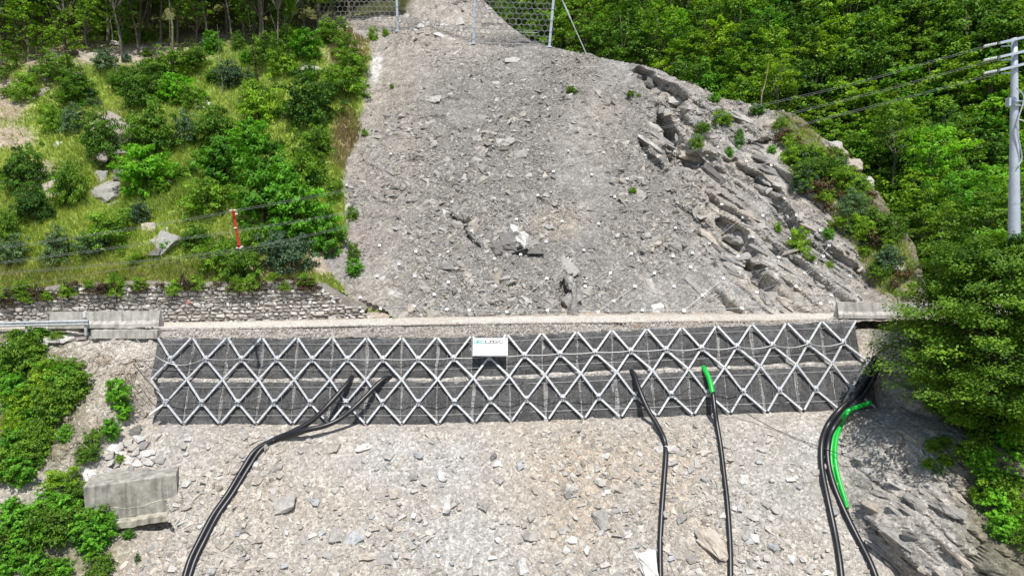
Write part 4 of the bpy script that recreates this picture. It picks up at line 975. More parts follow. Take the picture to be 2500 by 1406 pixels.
for a in [(262,1110),(268,1130),(300,1100),(325,1105),(345,1110),(310,1120),(335,1130),(360,1125),(318,1146),(300,1150),(350,1150),(290,1130),(372,1150),(330,1090),(355,1085),(375,1100),(310,1080),(290,1092),(385,1120),(340,1070),(270,1150),(365,1170),(392,1165)]:
    p = lowp(a[0], a[1]); o = rock(a[0], a[1], RNG.uniform(24, 42), RNG.uniform(16, 26), ['pale', 'pale', 'grey', 'white', 'tan'][int(RNG.integers(0, 5))], 'angular pale stone in the heap on top of the concrete block', lowp, 'stone', 'stone', 'stones heaped on the concrete block')
n = 0
for _ in range(900):
    if n >= 190: break
    u_, v_ = RNG.uniform(420, 2040), RNG.uniform(1070, 1400)
    if fbm(np.array([u_ / 60.]), np.array([v_ / 60.]), 1.6, 2, 9)[0] < -.15: continue
    s_ = psize(1, 11, 30, 2.4)[0]; rock(u_, v_, s_, s_ * RNG.uniform(.5, .95), (tn := ['pale', 'pale', 'white', 'tan', 'blue', 'pale'][int(RNG.integers(0, 6))]), f"{'small' if s_ < 15 else 'larger'} {'blue grey' if tn == 'blue' else tn} stone {where_low(u_, v_)}", lowp, 'stone', 'stone', 'loose stones on the lower slope'); n += 1
n = 0
for _ in range(3000):
    if n >= 200: break
    u_, v_ = RNG.uniform(880, 2050), RNG.uniform(60, 740)
    if u_ > np.interp(v_, [p[0] for p in UR], [p[1] for p in UR]) - 30 or u_ < np.interp(v_, [p[0] for p in UL], [p[1] for p in UL]) + 20: continue
    if u_ > 1880 + (v_ - 330) * .62 and v_ > 260: continue
    if fbm(np.array([u_ / 60.]), np.array([v_ / 60.]), 1.8, 2, 19)[0] < 0: continue
    s_ = psize(1, 10, 26, 2.6)[0]; rock(u_, v_, s_, s_ * RNG.uniform(.45, .9), (tn := ['pale', 'grey', 'grey', 'grey', 'dark'][int(RNG.integers(0, 5))]), f"{'small' if s_ < 14 else 'larger'} {tn} block on the scree {where_scree(u_, v_)}", hillp, 'block', 'rock', 'loose blocks on the landslide slope'); n += 1
# long bedrock plates on the right-hand face and the lower right spur
for (u_, v_, L_, W_p, f) in [(1600,330,120,9,hillp),(1585,355,90,8,hillp),(1840,450,110,12,hillp),(1905,510,130,9,hillp),(1950,590,130,8,hillp),(1880,610,120,9,hillp),(1930,660,120,8,hillp),(1990,690,110,8,hillp),(1745,600,90,9,hillp),(1820,520,70,8,hillp),(1985,560,110,7,hillp),(2010,640,90,7,hillp),
                             (2130,1235,90,13,lowp),(2170,1300,100,11,lowp),(2210,1250,100,9,lowp),(2150,1355,110,11,lowp),(2290,1290,90,9,lowp),(2190,1190,70,11,lowp),(2330,1350,80,10,lowp),(2100,1120,50,14,lowp)]:
    low_ = f is lowp
    o = rock(u_, v_, L_, W_p * 1.9, RNG.choice(['grey', 'grey', 'pale', 'tan']), 'long tilted bedrock plate ' + ('on the lower right rock spur' if low_ else 'on the right rock face of the landslide'), f, 'rock_plate', 'rock', 'bedrock plates on the ' + ('lower right spur' if low_ else 'right rock face'), thick=.8, k=int(RNG.choice([2, 5, 8])))
    o.rotation_euler = (Matrix.Rotation(R(48), 3, 'X') @ Matrix.Rotation(R(-47 + RNG.normal(0, 4)), 3, 'Z')).to_euler()

k_ = 0
for _ in range(400):
    if k_ >= 46: break
    low_ = k_ >= 32
    u_, v_ = (RNG.uniform(1600, 2070), RNG.uniform(180, 745)) if not low_ else (RNG.uniform(2080, 2350), RNG.uniform(1130, 1400))
    if not low_ and (u_ > 1880 + (v_ - 330) * .62 - 20 or u_ < 1560 + (v_ - 200) * .25): continue
    k_ += 1; L_ = RNG.uniform(30, 84); W_ = L_ * RNG.uniform(.22, .42); tn = RNG.choice(['grey', 'pale', 'grey', 'tan', 'dark'])
    o = rock(u_, v_, L_, W_, tn, f"{tn} broken {'long' if L_ > 56 else 'short'} slab " + ('on the lower right rock spur' if low_ else f"on the right rock face {'near the crest' if v_ < 330 else 'halfway down' if v_ < 560 else 'close to the road'}"), lowp if low_ else hillp, 'broken_rock', 'rock', 'broken slabs of bedrock', thick=.7)
    o.rotation_euler = (Matrix.Rotation(R(50 + RNG.normal(0, 8)), 3, 'X') @ Matrix.Rotation(R(-47 + RNG.normal(0, 9)), 3, 'Z') @ Matrix.Rotation(RNG.normal(.15, .2), 3, 'X')).to_euler()
# ------------------------------------------------------------------ anchored slope net
ANC = [(1104,493),(1207,485),(1313,477),(1500,481),(1151,563),(1261,535),(1372,540),(1461,546),(1648,556),(975,644),(1095,614),(1207,631),(1271,621),(1333,590),(1425,610),(1540,619),(1642,625),(1689,617),(928,599),(1016,614),(1095,688),(1209,697),(1335,679),(1489,666),(1596,666),(1684,652),(1014,673),(1390,727),(1428,698),(1549,698),(1644,698),(922,673),(881,725),(958,715),(931,752),(1012,747),(1092,754),(1146,756),(1237,760),(1336,756),(1459,760),(1498,734),(1567,756),(1668,756),(1061,718),(847,452),(1776,551),(1860,527),(1836,578),(1942,526),(1929,583),(1899,628),(1870,655),(1730,594),(1685,650),(1800,625),(2007,625),(2021,599),(1987,641),(1962,666),(1940,698),(1906,729),(1845,713),(1809,751),(1764,679),(1713,720),(1668,758),(2072,673),(2027,720),(2000,740),(1812,531),(1760,499),(1881,405),(2000,563),(1647,371),(1704,403),(1820,394),(1751,360),(1288,367),(1387,369),(1473,373),(1574,380),(1351,419),(1444,427),(1531,437),(955,376)]
net = thing('slope_net', 'anchored steel cable net with white plates pinned over the landslide slope', 'slope net', (0, 50, 0))
uu, vv = np.array(ANC, float).T; x, y, z = march(uu, vv, hill, 44, 110, 330); AP = [Vector((a, b - .22, c)) for a, b, c in zip(x, y, z)]
am = MB(); am.box(0, 0, 0, .26, .03, .26, None, None, .03); am.tube([(0, 0, 0), (0, -.16, 0)], .03, 6, (.5, .5, .5)); am.tube([(0, -.02, 0), (0, -.06, 0)], .06, 6, (.8, .8, .8)); am = am.mesh('anchor_plate', M_PLATE)
off0 = Vector((0, 50, 0))
for p in AP:
    o = link('anchor_plate', am, net, p - off0); o.rotation_euler = (-R(40), RNG.normal(0, .2), 0); s_ = .85 if p.z < 12 else .75; o.scale = (s_,) * 3
def netcable(pa, pb, r=.008, n=9):
    pts = []
    for t_ in np.linspace(0, 1, n): pts.append(pa.lerp(pb, t_))
    pts = np.array([tuple(p) for p in pts]); yh = hill(pts[:, 0], pts[:, 2]) - .10
    pts[1:-1, 1] = np.minimum(pts[1:-1, 1], yh[1:-1]) if n > 2 else pts[1:-1, 1]
    pts[:, 1] -= 50; mm = MB(); mm.tube(pts, r, 4); link('net_cable', mm.mesh('net_cable', M_CABLE), net)
used = set()
for i, (u_, v_) in enumerate(ANC):
    c_ = [(math.hypot(a - u_ - 85, (b - v_ + 60)), j) for j, (a, b) in enumerate(ANC) if 25 < a - u_ < 135 and -105 < b - v_ < -22]
    if c_: netcable(AP[i], AP[min(c_)[1]])
    if v_ > 590 and u_ < 1700:
        c_ = [(math.hypot(a - u_ - 85, (b - v_ - 45)), j) for j, (a, b) in enumerate(ANC) if 40 < a - u_ < 125 and 22 < b - v_ < 80]
        if c_ and RNG.random() < .45: netcable(AP[i], AP[min(c_)[1]], .008)
bot = sorted([i for i, (u_, v_) in enumerate(ANC) if v_ > 735 and u_ > 900], key=lambda i: ANC[i][0])
for a, b2 in zip(bot[:-1], bot[1:]): netcable(AP[a], AP[b2], .018)
netcable(AP[ANC.index((1647,371))], AP[ANC.index((1648,556))], .016, 14)
# fine wire mesh of the slope net: a real grid of thin strands hugging the ground
mm = MB()
for u0_ in np.arange(860, 2040, 27):
    us_ = u0_ + np.arange(0, 12) * 2.0; vs_ = np.linspace(max(420, 640 - abs(u0_ - 1500) * .25), 755, 12)
    x, y, z = march(us_, vs_, hill, 44, 90, 200); mm.tube(np.stack([x, y - .10, z], 1) - np.array([0, 50, 0]), .0045, 3, None, False)
link('wire_strands', mm.mesh('wire_strands', M_CABLE), net)

# ------------------------------------------------------------------ rockfall barrier at the top
rb = thing('rockfall_barrier', 'tall rockfall barrier with steel posts and hexagonal ring net at the top of the slide', 'rockfall barrier', (0, 70, 20)); ro = Vector((0, 70, 20))
PB = [(784,76),(971,78),(1156,108),(1341,116)]; base = [hillp(*q) for q in PB]; tops_ = []
for (u_, v_), p in zip(PB, base):
    h_ = 6.0; lean = {784: -.38, 971: 0.0, 1156: .32, 1341: .50}[u_]; top = p + Vector((lean, -.8, h_)); tops_.append(top)
    mm = MB(); d = (top - p).normalized(); a_, b_ = p - ro - d * .4, top - ro
    mm.beam(a_, b_, .24, .03, (0, -1, 0)); 
    for s_ in (-1, 1): q = Vector((.1 * s_, .09, 0)); mm.beam(a_ + q, b_ + q, .03, .16, (0, -1, 0))
    mm.box(*(p - ro), .5, .5, .12); link('post', mm.mesh('post', M_POLE), rb)
rg = MB(); th = np.linspace(0, 2*np.pi, 13); rg.tube([(math.cos(t_) * .295, 0, math.sin(t_) * .295) for t_ in th], .02, 4, None, False); rgm = rg.mesh('ring', M_RING)
nr = 0
for bay in (0, 2, 1):
    a, b2 = base[bay], base[bay + 1]; ta, tb = tops_[bay], tops_[bay + 1]; W_ = (b2 - a).length; nx = int(W_ / .60)
    for j in range(12):
        for i in range(nx + (j % 2)):
            s_ = (i + .5 - .5 * (j % 2)) / nx; hh = .25 + j * .515
            if not 0.0 <= s_ <= 1: continue
            if bay == 0 and hh < 1.25: continue
            p = a.lerp(b2, s_).lerp(ta.lerp(tb, s_), hh / 6.0)
            uu_, vv_ = project(p.x, p.y, p.z)
            if vv_ < -12: continue
            if bay == 1 : 
                if hh > 1.3 or nr >= 290: continue
            if nr >= 296: continue
            if hill(np.array([p.x]), np.array([p.z]))[0] < p.y - .1: continue
            link('ring', rgm, rb, p - ro).rotation_euler = (RNG.normal(0, .05), 0, RNG.normal(0, .05)); nr += 1
for f_ in (.0, .22, .99):
    pts = []
    for i in range(3):
        for t_ in np.linspace(0, 1, 6, endpoint=False): pts.append(base[i].lerp(base[i+1], t_).lerp(tops_[i].lerp(tops_[i+1], t_), max(f_, .03)) - ro)
    mm = MB(); mm.tube(pts, .03, 5); link('support_rope', mm.mesh('support_rope', M_CABLE), rb)
for top, q in ((tops_[0], hillp(668, 98)), (tops_[3], hillp(1432, 134)), (tops_[0], hillp(700, 70))):
    mm = MB(); mm.tube([top - ro, q - ro], .05, 5); d = top - q; mm.tube([q + d * .50 - ro, q + d * .72 - ro], .085, 6); link('stay_rope', mm.mesh('stay_rope', M_STEEL), rb)

# ------------------------------------------------------------------ power pole and lines
pp = thing('power_pole', 'tall pale grey tapered steel power pole at the right edge', 'utility pole', tuple(P(2476, 760, 41))); po = pp.location.copy()
topp = P(2476.5, 94, 41) - po
mm = MB(); hs = np.linspace(0, 1, 9); mm.tube([(0, 0, 0)] + [tuple(topp * t_) for t_ in hs[1:]], [.39 - .23 * t_ for t_ in hs], 16); link('shaft', mm.mesh('shaft', M_POLE, True), pp)
for vz in (250, 410, 498): 
    c_ = P(2476.5, vz, 41) - po; t_ = c_.z / topp.z; mm = MB(); mm.tube([c_ - Vector((0, 0, .02)), c_ + Vector((0, 0, .02))], .39 - .23 * t_ + .012, 16, (.7, .7, .7)); link('band', mm.mesh('band', M_POLE), pp)
for (a, b2) in (((2440, 106), (2560, 78)), ((2440, 140), (2560, 112)), ((2440, 172), (2560, 142))):
    mm = MB(); mm.beam(P(a[0], a[1], 40.6) - po, P(b2[0], b2[1], 40.9) - po, .16, .14, (0, 0, 1)); mm.beam(P(a[0] + 4, a[1] + 8, 40.7) - po, P(2470, a[1] + 6, 40.8) - po, .06, .06, (0, 0, 1)); link('crossarm', mm.mesh('crossarm', M_POLE), pp)
    for uu_ in (a[0] - 8, a[0] - 24):
        q = P(uu_, a[1] + (a[0] - uu_) * .2, 40.6) - po; mm = MB()
        for k in range(4): mm.tube([q + Vector((-.09 * k, 0, -.018 * k)), q + Vector((-.09 * k - .045, 0, -.018 * k))], .075, 8)
        link('insulator', mm.mesh('insulator', M_WHITE), pp)
mm = MB(); c_ = P(2462, 250, 40.8) - po; mm.box(c_.x, c_.y, c_.z, .16, .3, .5, None, None, .02); mm.box(c_.x + .75, c_.y, c_.z + .05, .9, .3, .06); mm.box(c_.x + .75, c_.y, c_.z - .2, .9, .3, .05); link('switch_box', mm.mesh('switch_box', M_POLE), pp)
mm = MB(); mm.tube(spline([P(2482, 215, 40.6) - po, P(2500, 240, 40.5) - po, P(2484, 300, 40.6) - po, P(2487, 340, 40.6) - po, P(2495, 385, 40.6) - po, P(2486, 405, 40.6) - po], 6), .04, 5); mm.tube(spline([P(2484, 292, 40.6) - po, P(2500, 296, 40.5) - po, P(2510, 300, 40.5) - po], 4), .04, 5); link('feed_cable', mm.mesh('feed_cable', M_STEEL), pp)
def wire(px, Y0, Y1, label, dz=0.0):
    u0_, u1_ = px[0][0], px[-1][0]; pts = [P(a, b + dz, Y0 + (Y1 - Y0) * (a - u0_) / (u1_ - u0_)) for a, b in px]
    mm = MB(); mm.tube(spline(pts, 10), .0065, 5, None, False); tag(link('power_line', mm.mesh('power_line', M_LINE)), label, 'power line', 'power lines crossing the slope')
L1 = [(2440,103),(2300,142),(2068,207),(1852,257),(1733,286),(1400,355),(1100,415),(839,464),(568,514),(300,560),(0,603),(-60,610)]
L2 = [(2440,142),(2300,180),(2176,214),(1960,268),(1636,347),(1350,410),(1100,465),(839,519),(576,562),(300,600),(0,640),(-60,648)]
L3 = [(2440,176),(2300,214),(2190,243),(1899,317),(1650,376),(1350,444),(1100,498),(839,554),(585,606),(300,640),(0,666),(-60,674)]
L4 = [(740,591),(500,628),(266,662),(0,707),(-60,716)]
for L_, nm in ((L1, 'topmost'), (L2, 'middle'), (L3, 'lowest')):
    wire(L_, 40.6, 36, f'upper strand of the {nm} power line from the steel pole'); wire(L_, 40.6, 36, f'lower strand of the {nm} power line from the steel pole', 4.0)
wire(L4, 44, 41, 'thin low wire over the vegetation left above the stone wall')
si = thing('red_insulator_bar', 'red and white insulator bar hanging between the power lines on the left', 'insulator', tuple(P(576, 560, 37))); so = si.location.copy()
a, b2 = P(569, 516, 37) - so, P(585, 606, 37) - so
for dx_ in (-.035, .035):
    mm = MB(); mm.tube([a + Vector((dx_, 0, 0)), b2 + Vector((dx_, 0, 0))], .035, 6); link('rod', mm.mesh('rod', M_RED), si)
for t_ in (.02, .08, .14, .92, .98):
    q = a.lerp(b2, t_); mm = MB(); mm.tube([q, q + Vector((0, 0, .05))], .13, 8); link('disc', mm.mesh('disc', M_RED), si)
for (t_, dx_) in ((-.02, -.1), (-.03, .12), (.07, .18), (.45, -.02), (.96, .15), (1.0, .05), (.99, -.1)):
    q = a.lerp(b2, t_); mm = MB(); mm.box(q.x + dx_, q.y - .06, q.z, .15, .08, .06, None, None, .015); link('clamp', mm.mesh('clamp', M_WHITE), si)

# ------------------------------------------------------------------ vegetation
def leafcloud(Pn, Nn, size, tint, rng, asp=.55):
    n = len(Pn); Nn = Nn / (np.linalg.norm(Nn, axis=1, keepdims=True) + 1e-9)
    t = rng.normal(size=(n, 3)); t -= (t * Nn).sum(1, keepdims=True) * Nn; t /= np.linalg.norm(t, axis=1, keepdims=True) + 1e-9
    s_ = np.cross(Nn, t); L_ = size[:, None]
    V = np.stack([Pn - t * L_ * .5, Pn + s_ * L_ * asp * .5 - Nn * L_ * .06, Pn + t * L_ * .5 - Nn * L_ * .10, Pn - s_ * L_ * asp * .5 - Nn * L_ * .06], 1).reshape(-1, 3)
    i = np.arange(n)[:, None] * 4; Q = i + np.array([[0, 1, 2, 3]])
    return V, Q, np.repeat(tint, 4)
def unit(n, rng): q = rng.normal(size=(n, 3)); return q / np.linalg.norm(q, axis=1, keepdims=True)
def crown_lump(seed, ncl, per, R3, leaf, low_=-.35, cr=.30, up=.6, z0=0):
    rng = np.random.default_rng(seed); R3 = np.array(R3); d = unit(ncl * 3, rng); d = d[d[:, 2] > low_][:ncl]; ncl = len(d)
    cc_ = d * R3 * rng.uniform(.45, .95, (ncl, 1)) * (1 + .18 * rng.normal(size=(ncl, 1)))
    q = unit(ncl * per, rng); q[:, 2] = np.where(q[:, 2] < -.2, -q[:, 2], q[:, 2]); ci = np.repeat(np.arange(ncl), per)
    rr = cr * R3.mean() * rng.uniform(.6, 1.3, ncl)[ci]
    Pn = cc_[ci] + q * rr[:, None] * rng.uniform(.55, 1.05, (len(q), 1)) * np.array([1, 1, .7])
    Nn = q * .8 + rng.normal(size=q.shape) * .45 + np.array([0, 0, up])
    tint = np.clip(.5 + .22 * rng.normal(size=ncl)[ci] + .16 * rng.normal(size=len(q)), 0, 1)
    Pn[:, 2] += z0
    return leafcloud(Pn, Nn, leaf * rng.uniform(.65, 1.3, len(q)), tint, rng), cc_ + np.array([0, 0, z0])
def crown_spray(seed, nb, per, Rr, H, leaf, z0=0, prof=lambda h: math.sqrt(max(0, 1 - (2*h-.9)**2 / 1.3)), up=.35, wid=.30):
    rng = np.random.default_rng(seed); Ps = []; Ns = []; Ts = []; tips = []
    for b in range(nb):
        h = rng.random(); az = rng.uniform(0, 2*np.pi); L_ = Rr * prof(h) * rng.uniform(.6, 1.12); dr = np.array([math.cos(az), math.sin(az), 0]); sd = np.array([-dr[1], dr[0], 0])
        rise = rng.uniform(.05, .5) * L_ * (up / .35); s_ = rng.uniform(.15, 1, per) ** .7; wdt = wid * L_ * (1.05 - s_ * .8)
        lat = rng.uniform(-1, 1, per) * wdt
        p = dr * (s_ * L_)[:, None] + sd * lat[:, None]; p[:, 2] += z0 + h * H + rise * (s_ - .45 * s_**2.2) + rng.normal(0, .03 * Rr, per) - .12 * np.abs(lat)
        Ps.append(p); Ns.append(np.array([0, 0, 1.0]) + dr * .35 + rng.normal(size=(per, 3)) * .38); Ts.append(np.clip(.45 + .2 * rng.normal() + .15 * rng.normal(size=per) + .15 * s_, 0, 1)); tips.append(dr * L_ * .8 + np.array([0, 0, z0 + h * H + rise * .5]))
    Pn = np.concatenate(Ps); return leafcloud(Pn, np.concatenate(Ns), leaf * rng.uniform(.65, 1.3, len(Pn)), np.concatenate(Ts), rng), np.array(tips)
PROTO = {}
def reg(kind, leafm, data, stemr, H, mat, ngr=9, seed=0, asp=None, base=(0, 0, 0)):
    (V, Q, t_), tips = data; lm = mesh(kind + '_foliage', V, None, Q, LM[leafm], t_); rng = np.random.default_rng(seed + 7)
    mm = MB(); zz_ = np.linspace(0, H, 6); bx = np.cumsum(rng.normal(0, .02 * H, (6, 2)), 0); ax = np.concatenate([bx, zz_[:, None]], 1); mm.tube(ax, [stemr * (1 - .8 * k / 5) for k in range(6)], 6)
    for i in rng.choice(len(tips), min(ngr, len(tips)), False):
        tp = tips[i]; k = min(5, max(1, int(tp[2] / H * 5 * .65))); a = ax[k]; m_ = (a + tp) / 2 + np.array([0, 0, -.04 * H]); mm.tube([a, m_, tp], [stemr * .42, stemr * .25, stemr * .08], 4, None, False)
    PROTO.setdefault(kind, []).append((lm, mm.mesh(kind + '_stem', mat)))
for i in range(3):
    # unit bushes: radius 1, height about 1.6
    reg('round', 'dark', crown_lump(10 + i, 150, 62, (1, 1, 1.0), .085, -.55, .20, .55, .6), .06, 1.3, M_BARKD, 7, i)
    reg('mid', 'mid', crown_lump(20 + i, 100, 66, (1, 1, .95), .095, -.55, .25, .6, .6), .06, 1.1, M_BARKD, 7, i)
    reg('blue', 'blue', crown_lump(30 + i, 85, 60, (1, 1, .9), .10, -.5, .26, .4, .65), .05, 1.2, M_BARKD, 7, i)
    reg('spray', 'bright', crown_spray(40 + i, 95, 60, 1.1, 1.35, .12, .0), .06, 1.3, M_BARKD, 10, i)
    reg('limeb', 'lime', crown_lump(50 + i, 85, 62, (1, 1, .85), .095, -.5, .26, .6, .6), .05, 1.0, M_BARKD, 7, i)
    reg('brown', 'brown', crown_lump(60 + i, 34, 40, (1, 1, .6), .14, -.4, .3, .2, .4), .04, .6, M_DEAD, 7, i)
def tree_reg(kind, leafm, seed, spray=True, RR=3.4, H=7.0, z0=4.5, leaf=.34, mat=M_BARK, tr=.16, nb=75, per=42):
    if spray: d = crown_spray(seed, nb, per, RR, H, leaf, z0, wid=.34)
    else: d = crown_lump(seed, 85, 40, (RR, RR, H * .55), leaf, -.75, .20, .7, z0 + H * .45)
    reg(kind, leafm, d, tr, z0 + H * .85, mat, 12, seed)
for i in range(3):
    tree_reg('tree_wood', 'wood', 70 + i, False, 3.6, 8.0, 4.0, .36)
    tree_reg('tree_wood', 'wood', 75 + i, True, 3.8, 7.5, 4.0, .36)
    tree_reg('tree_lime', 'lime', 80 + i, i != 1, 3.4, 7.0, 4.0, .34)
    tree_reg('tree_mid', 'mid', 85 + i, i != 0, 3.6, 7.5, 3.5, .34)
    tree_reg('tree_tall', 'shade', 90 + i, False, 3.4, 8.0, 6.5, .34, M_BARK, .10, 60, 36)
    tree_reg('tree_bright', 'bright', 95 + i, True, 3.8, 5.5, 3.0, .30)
(V, Q, t_), tips = crown_spray(201, 30, 26, .28, 7.0, .20, .4, lambda h: 1.0 if (h * 9) % 1 < .55 else .35); 
mm = MB(); ax = [(.05 * math.sin(k), 0, k) for k in np.linspace(0, 9, 10)]; mm.tube(ax, [.09 - .007 * k for k in range(10)], 6)
PROTO['pole_tree'] = [(mesh('pole_foliage', V, None, Q, LM['shade'], t_), mm.mesh('pole_stem', M_BARKD))]
(V, Q, t_), tips = crown_spray(202, 16, 20, .40, 6.0, .16, 1.4, lambda h: 1.0 if (h * 5) % 1 < .45 else .3); mm = MB(); mm.tube(ax, [.075 - .006 * k for k in range(10)], 6, None)
PROTO['pole_tree'].append((mesh('pole_foliage', V, None, Q, LM['mid'], t_), mm.mesh('pole_stem', M_BARK)))
def plant(kind, p, sx_, sz_, name, label, cat, group=None, fol='foliage', stem='stem', k=None, rz=None):
    fm, sm = PROTO[kind][int(RNG.integers(0, len(PROTO[kind]))) if k is None else k]
    t = thing(name, label, cat, p, RNG.uniform(0, 6.28) if rz is None else rz, group, (sx_, sx_, sz_)); link(fol, fm, t); link(stem, sm, t); return t
def walltop(u_, v_, off=0.0):
    x_ = (u_ - 1250) / FPX * 46.4; q = P(u_, v_, 46.35); return Vector((q.x, 46.3, min(float(swtop(q.x)) + .05, q.z)))
DESC = {'round': 'dense dark green', 'mid': 'mid green', 'blue': 'blue green', 'spray': 'feathery bright green', 'limeb': 'yellow green', 'brown': 'withered brown'}
def bush(u_, v_, wpx, hpx, kind, label, f=None, group=None):
    f = f or hillp
    if f is lowp: wpx *= .82; hpx *= .82
    p = f(u_, v_ + hpx * .36, 0.0); r_ = wpx / FPX * p.y / 2 / 1.06; h_ = hpx / FPX * p.y / 1.35
    return plant(kind, p + Vector((0, r_ * .10, -.25 * h_)), r_, h_ * 1.06, 'bush', label, 'bush', group)
B = [(757,268,138,124,'round','large round dark green bush standing alone beside dry grass'),(838,213,120,80,'mid','broad rounded bush at the slide edge above the large round one'),(858,163,88,60,'mid','bushy clump at the slide edge under the small trees'),(845,130,76,52,'mid','upper clump at the slide edge'),(812,88,90,60,'mid','bush at the foot of the left barrier post'),
(632,258,110,104,'mid','yellowish bush with a bare stem rising from it'),(345,232,110,90,'round','dark bush in the upper middle of the green slope'),(372,335,130,122,'round','big round bush right of the mossy crag'),(525,325,116,100,'round','dark bush between two bright ones'),(450,330,64,84,'blue','narrow blue green bush between two round ones'),
(612,345,112,92,'spray','bright feathery bush above the tree group'),(245,345,96,100,'round','dark bush behind the mossy crag'),(180,305,66,70,'blue','small blue green bush above the left rocks'),(130,300,70,62,'mid','small bush in the left grass'),(266,388,50,84,'blue','narrow spruce like bush growing on the mossy crag'),
(352,425,150,120,'spray','bright feathery bush right below the crag'),(545,408,150,124,'spray','bright feathery bush left of the tree group'),(655,410,130,110,'spray','bright feathery bush in the middle of the tree group'),(690,470,140,120,'spray','large bright bush on the right of the tree group'),(770,360,100,92,'mid','bush under the large round one'),
(745,430,120,110,'mid','bush at the right of the tree group'),(635,500,150,140,'spray','large bright bush above the red insulator'),(730,535,170,150,'spray','largest bright bush near the slide edge'),(798,580,100,110,'spray','bright bush right at the slide edge above the soil'),(60,425,104,110,'round','dark bush at the left edge'),
(76,508,92,90,'round','round dark bush above yellow grass'),(170,465,90,112,'mid','tall bush beside the eroded rock'),(505,490,120,100,'mid','bush left of the insulator bar'),(138,612,80,86,'blue','blue green bush standing in yellow grass'),(24,622,74,92,'blue','blue green bush at the left edge above the wires'),
(225,605,80,70,'blue','low blue green bush above the stone wall'),(265,575,120,100,'mid','bush left of the pale cracked boulder'),(342,530,62,50,'blue','low silvery bush above the pale boulder'),(10,560,66,84,'mid','bush cut by the left edge'),(540,632,120,90,'mid','bush below the insulator bar'),
(592,664,120,90,'mid','bush hanging over the stone wall'),(700,628,130,116,'blue','bush hanging over the right end of the stone wall'),(615,595,90,74,'mid','small bush beside the insulator bar'),(480,585,72,60,'round','dark low bush left below the insulator'),(188,226,112,72,'round','dark bush in the upper left'),
(60,222,70,70,'mid','bush near the left scarp'),(160,170,56,60,'mid','small bush on the scarp'),(420,158,84,62,'mid','small bush below the pale scarp'),(258,158,66,50,'blue','low bush next to the scarp'),(470,150,84,54,'mid','small bush right below the pale scarp'),
(518,112,52,60,'spray','small bright bush on the upper slope'),(582,110,42,40,'round','tiny dark bush on the upper slope'),(650,135,92,70,'mid','bush below the stay rope'),(702,100,80,62,'mid','bush left of the barrier post'),(745,115,90,74,'spray','bright bush below the barrier post'),
(690,165,82,62,'mid','bush in the upper right of the green slope'),(430,222,92,70,'spray','bright bush in the upper middle'),(470,245,62,60,'mid','bush next to the white flowers'),(560,192,72,60,'blue','greyish bush right of the middle'),(522,190,44,34,'round','small dark bush near the bare stem'),
(380,182,92,62,'mid','bush above the dark one'),(300,205,70,54,'round','dark bush left of the middle'),(232,72,44,50,'mid','small bush under the trunks'),(347,90,42,34,'mid','tiny bush under the trunks'),(298,92,34,44,'spray','tiny bright bush beside the broken trunk'),(420,78,30,36,'spray','tiny round bush on a trunk at the forest edge'),
(285,702,54,66,'mid','bush growing over the stone wall'),(742,685,40,34,'mid','small plant on the end of the stone wall'),(816,470,52,54,'mid','bush right of the tree group at the slide edge'),(860,525,36,36,'mid','small plant at the left edge of the slide'),(862,618,36,44,'mid','small plant low on the left edge of the slide'),
(866,656,48,44,'spray','twin plant low on the left edge of the slide'),(890,326,20,20,'mid','tiny plant on the left of the slide'),(910,88,26,34,'mid','tiny bush at the top of the slide'),(941,82,20,18,'mid','very small bush beside the barrier post'),(957,213,11,13,'mid','tiny green tuft on the upper scree'),
(1745,243,34,26,'spray','bright tuft on the ridge'),(1762,292,56,40,'mid','green tuft below the ridge'),(1715,315,44,30,'mid','low tuft left of the wires'),(1700,352,40,42,'mid','olive bush on the rocky hump'),(1805,345,26,50,'spray','slim bright plant on the rocky hump'),(1780,374,26,26,'spray','round bright plant on the rocky hump'),(1852,270,40,24,'spray','tuft on the crest'),
(1950,594,56,62,'mid','round bush on the right rock face'),(1898,558,24,30,'mid','small bush left above the round one'),(2022,572,34,26,'spray','bright tuft near the shaded gully'),(1885,366,26,20,'spray','tiny bright plant on the overgrown spur'),(1395,222,26,20,'mid','small tuft in the upper scree'),(1540,230,22,16,'mid','small tuft below the ridge'),(1975,630,40,22,'limeb','dry tuft under the round bush'),(2025,648,24,20,'limeb','yellow tuft near the gully'),(1545,466,22,14,'mid','tiny tuft in the right scree'),(1560,235,14,10,'mid','tiny tuft under the dark ledge')]
for a in B: bush(*a[:5], a[5], walltop if a[:2] in ((285,702),(742,685)) else None)
def inpoly(u_, v_, poly):
    c_ = False; j = len(poly) - 1
    for i in range(len(poly)):
        xi, yi = poly[i]; xj, yj = poly[j]
        if (yi > v_) != (yj > v_) and u_ < (xj - xi) * (v_ - yi) / (yj - yi) + xi: c_ = not c_
        j = i
    return c_
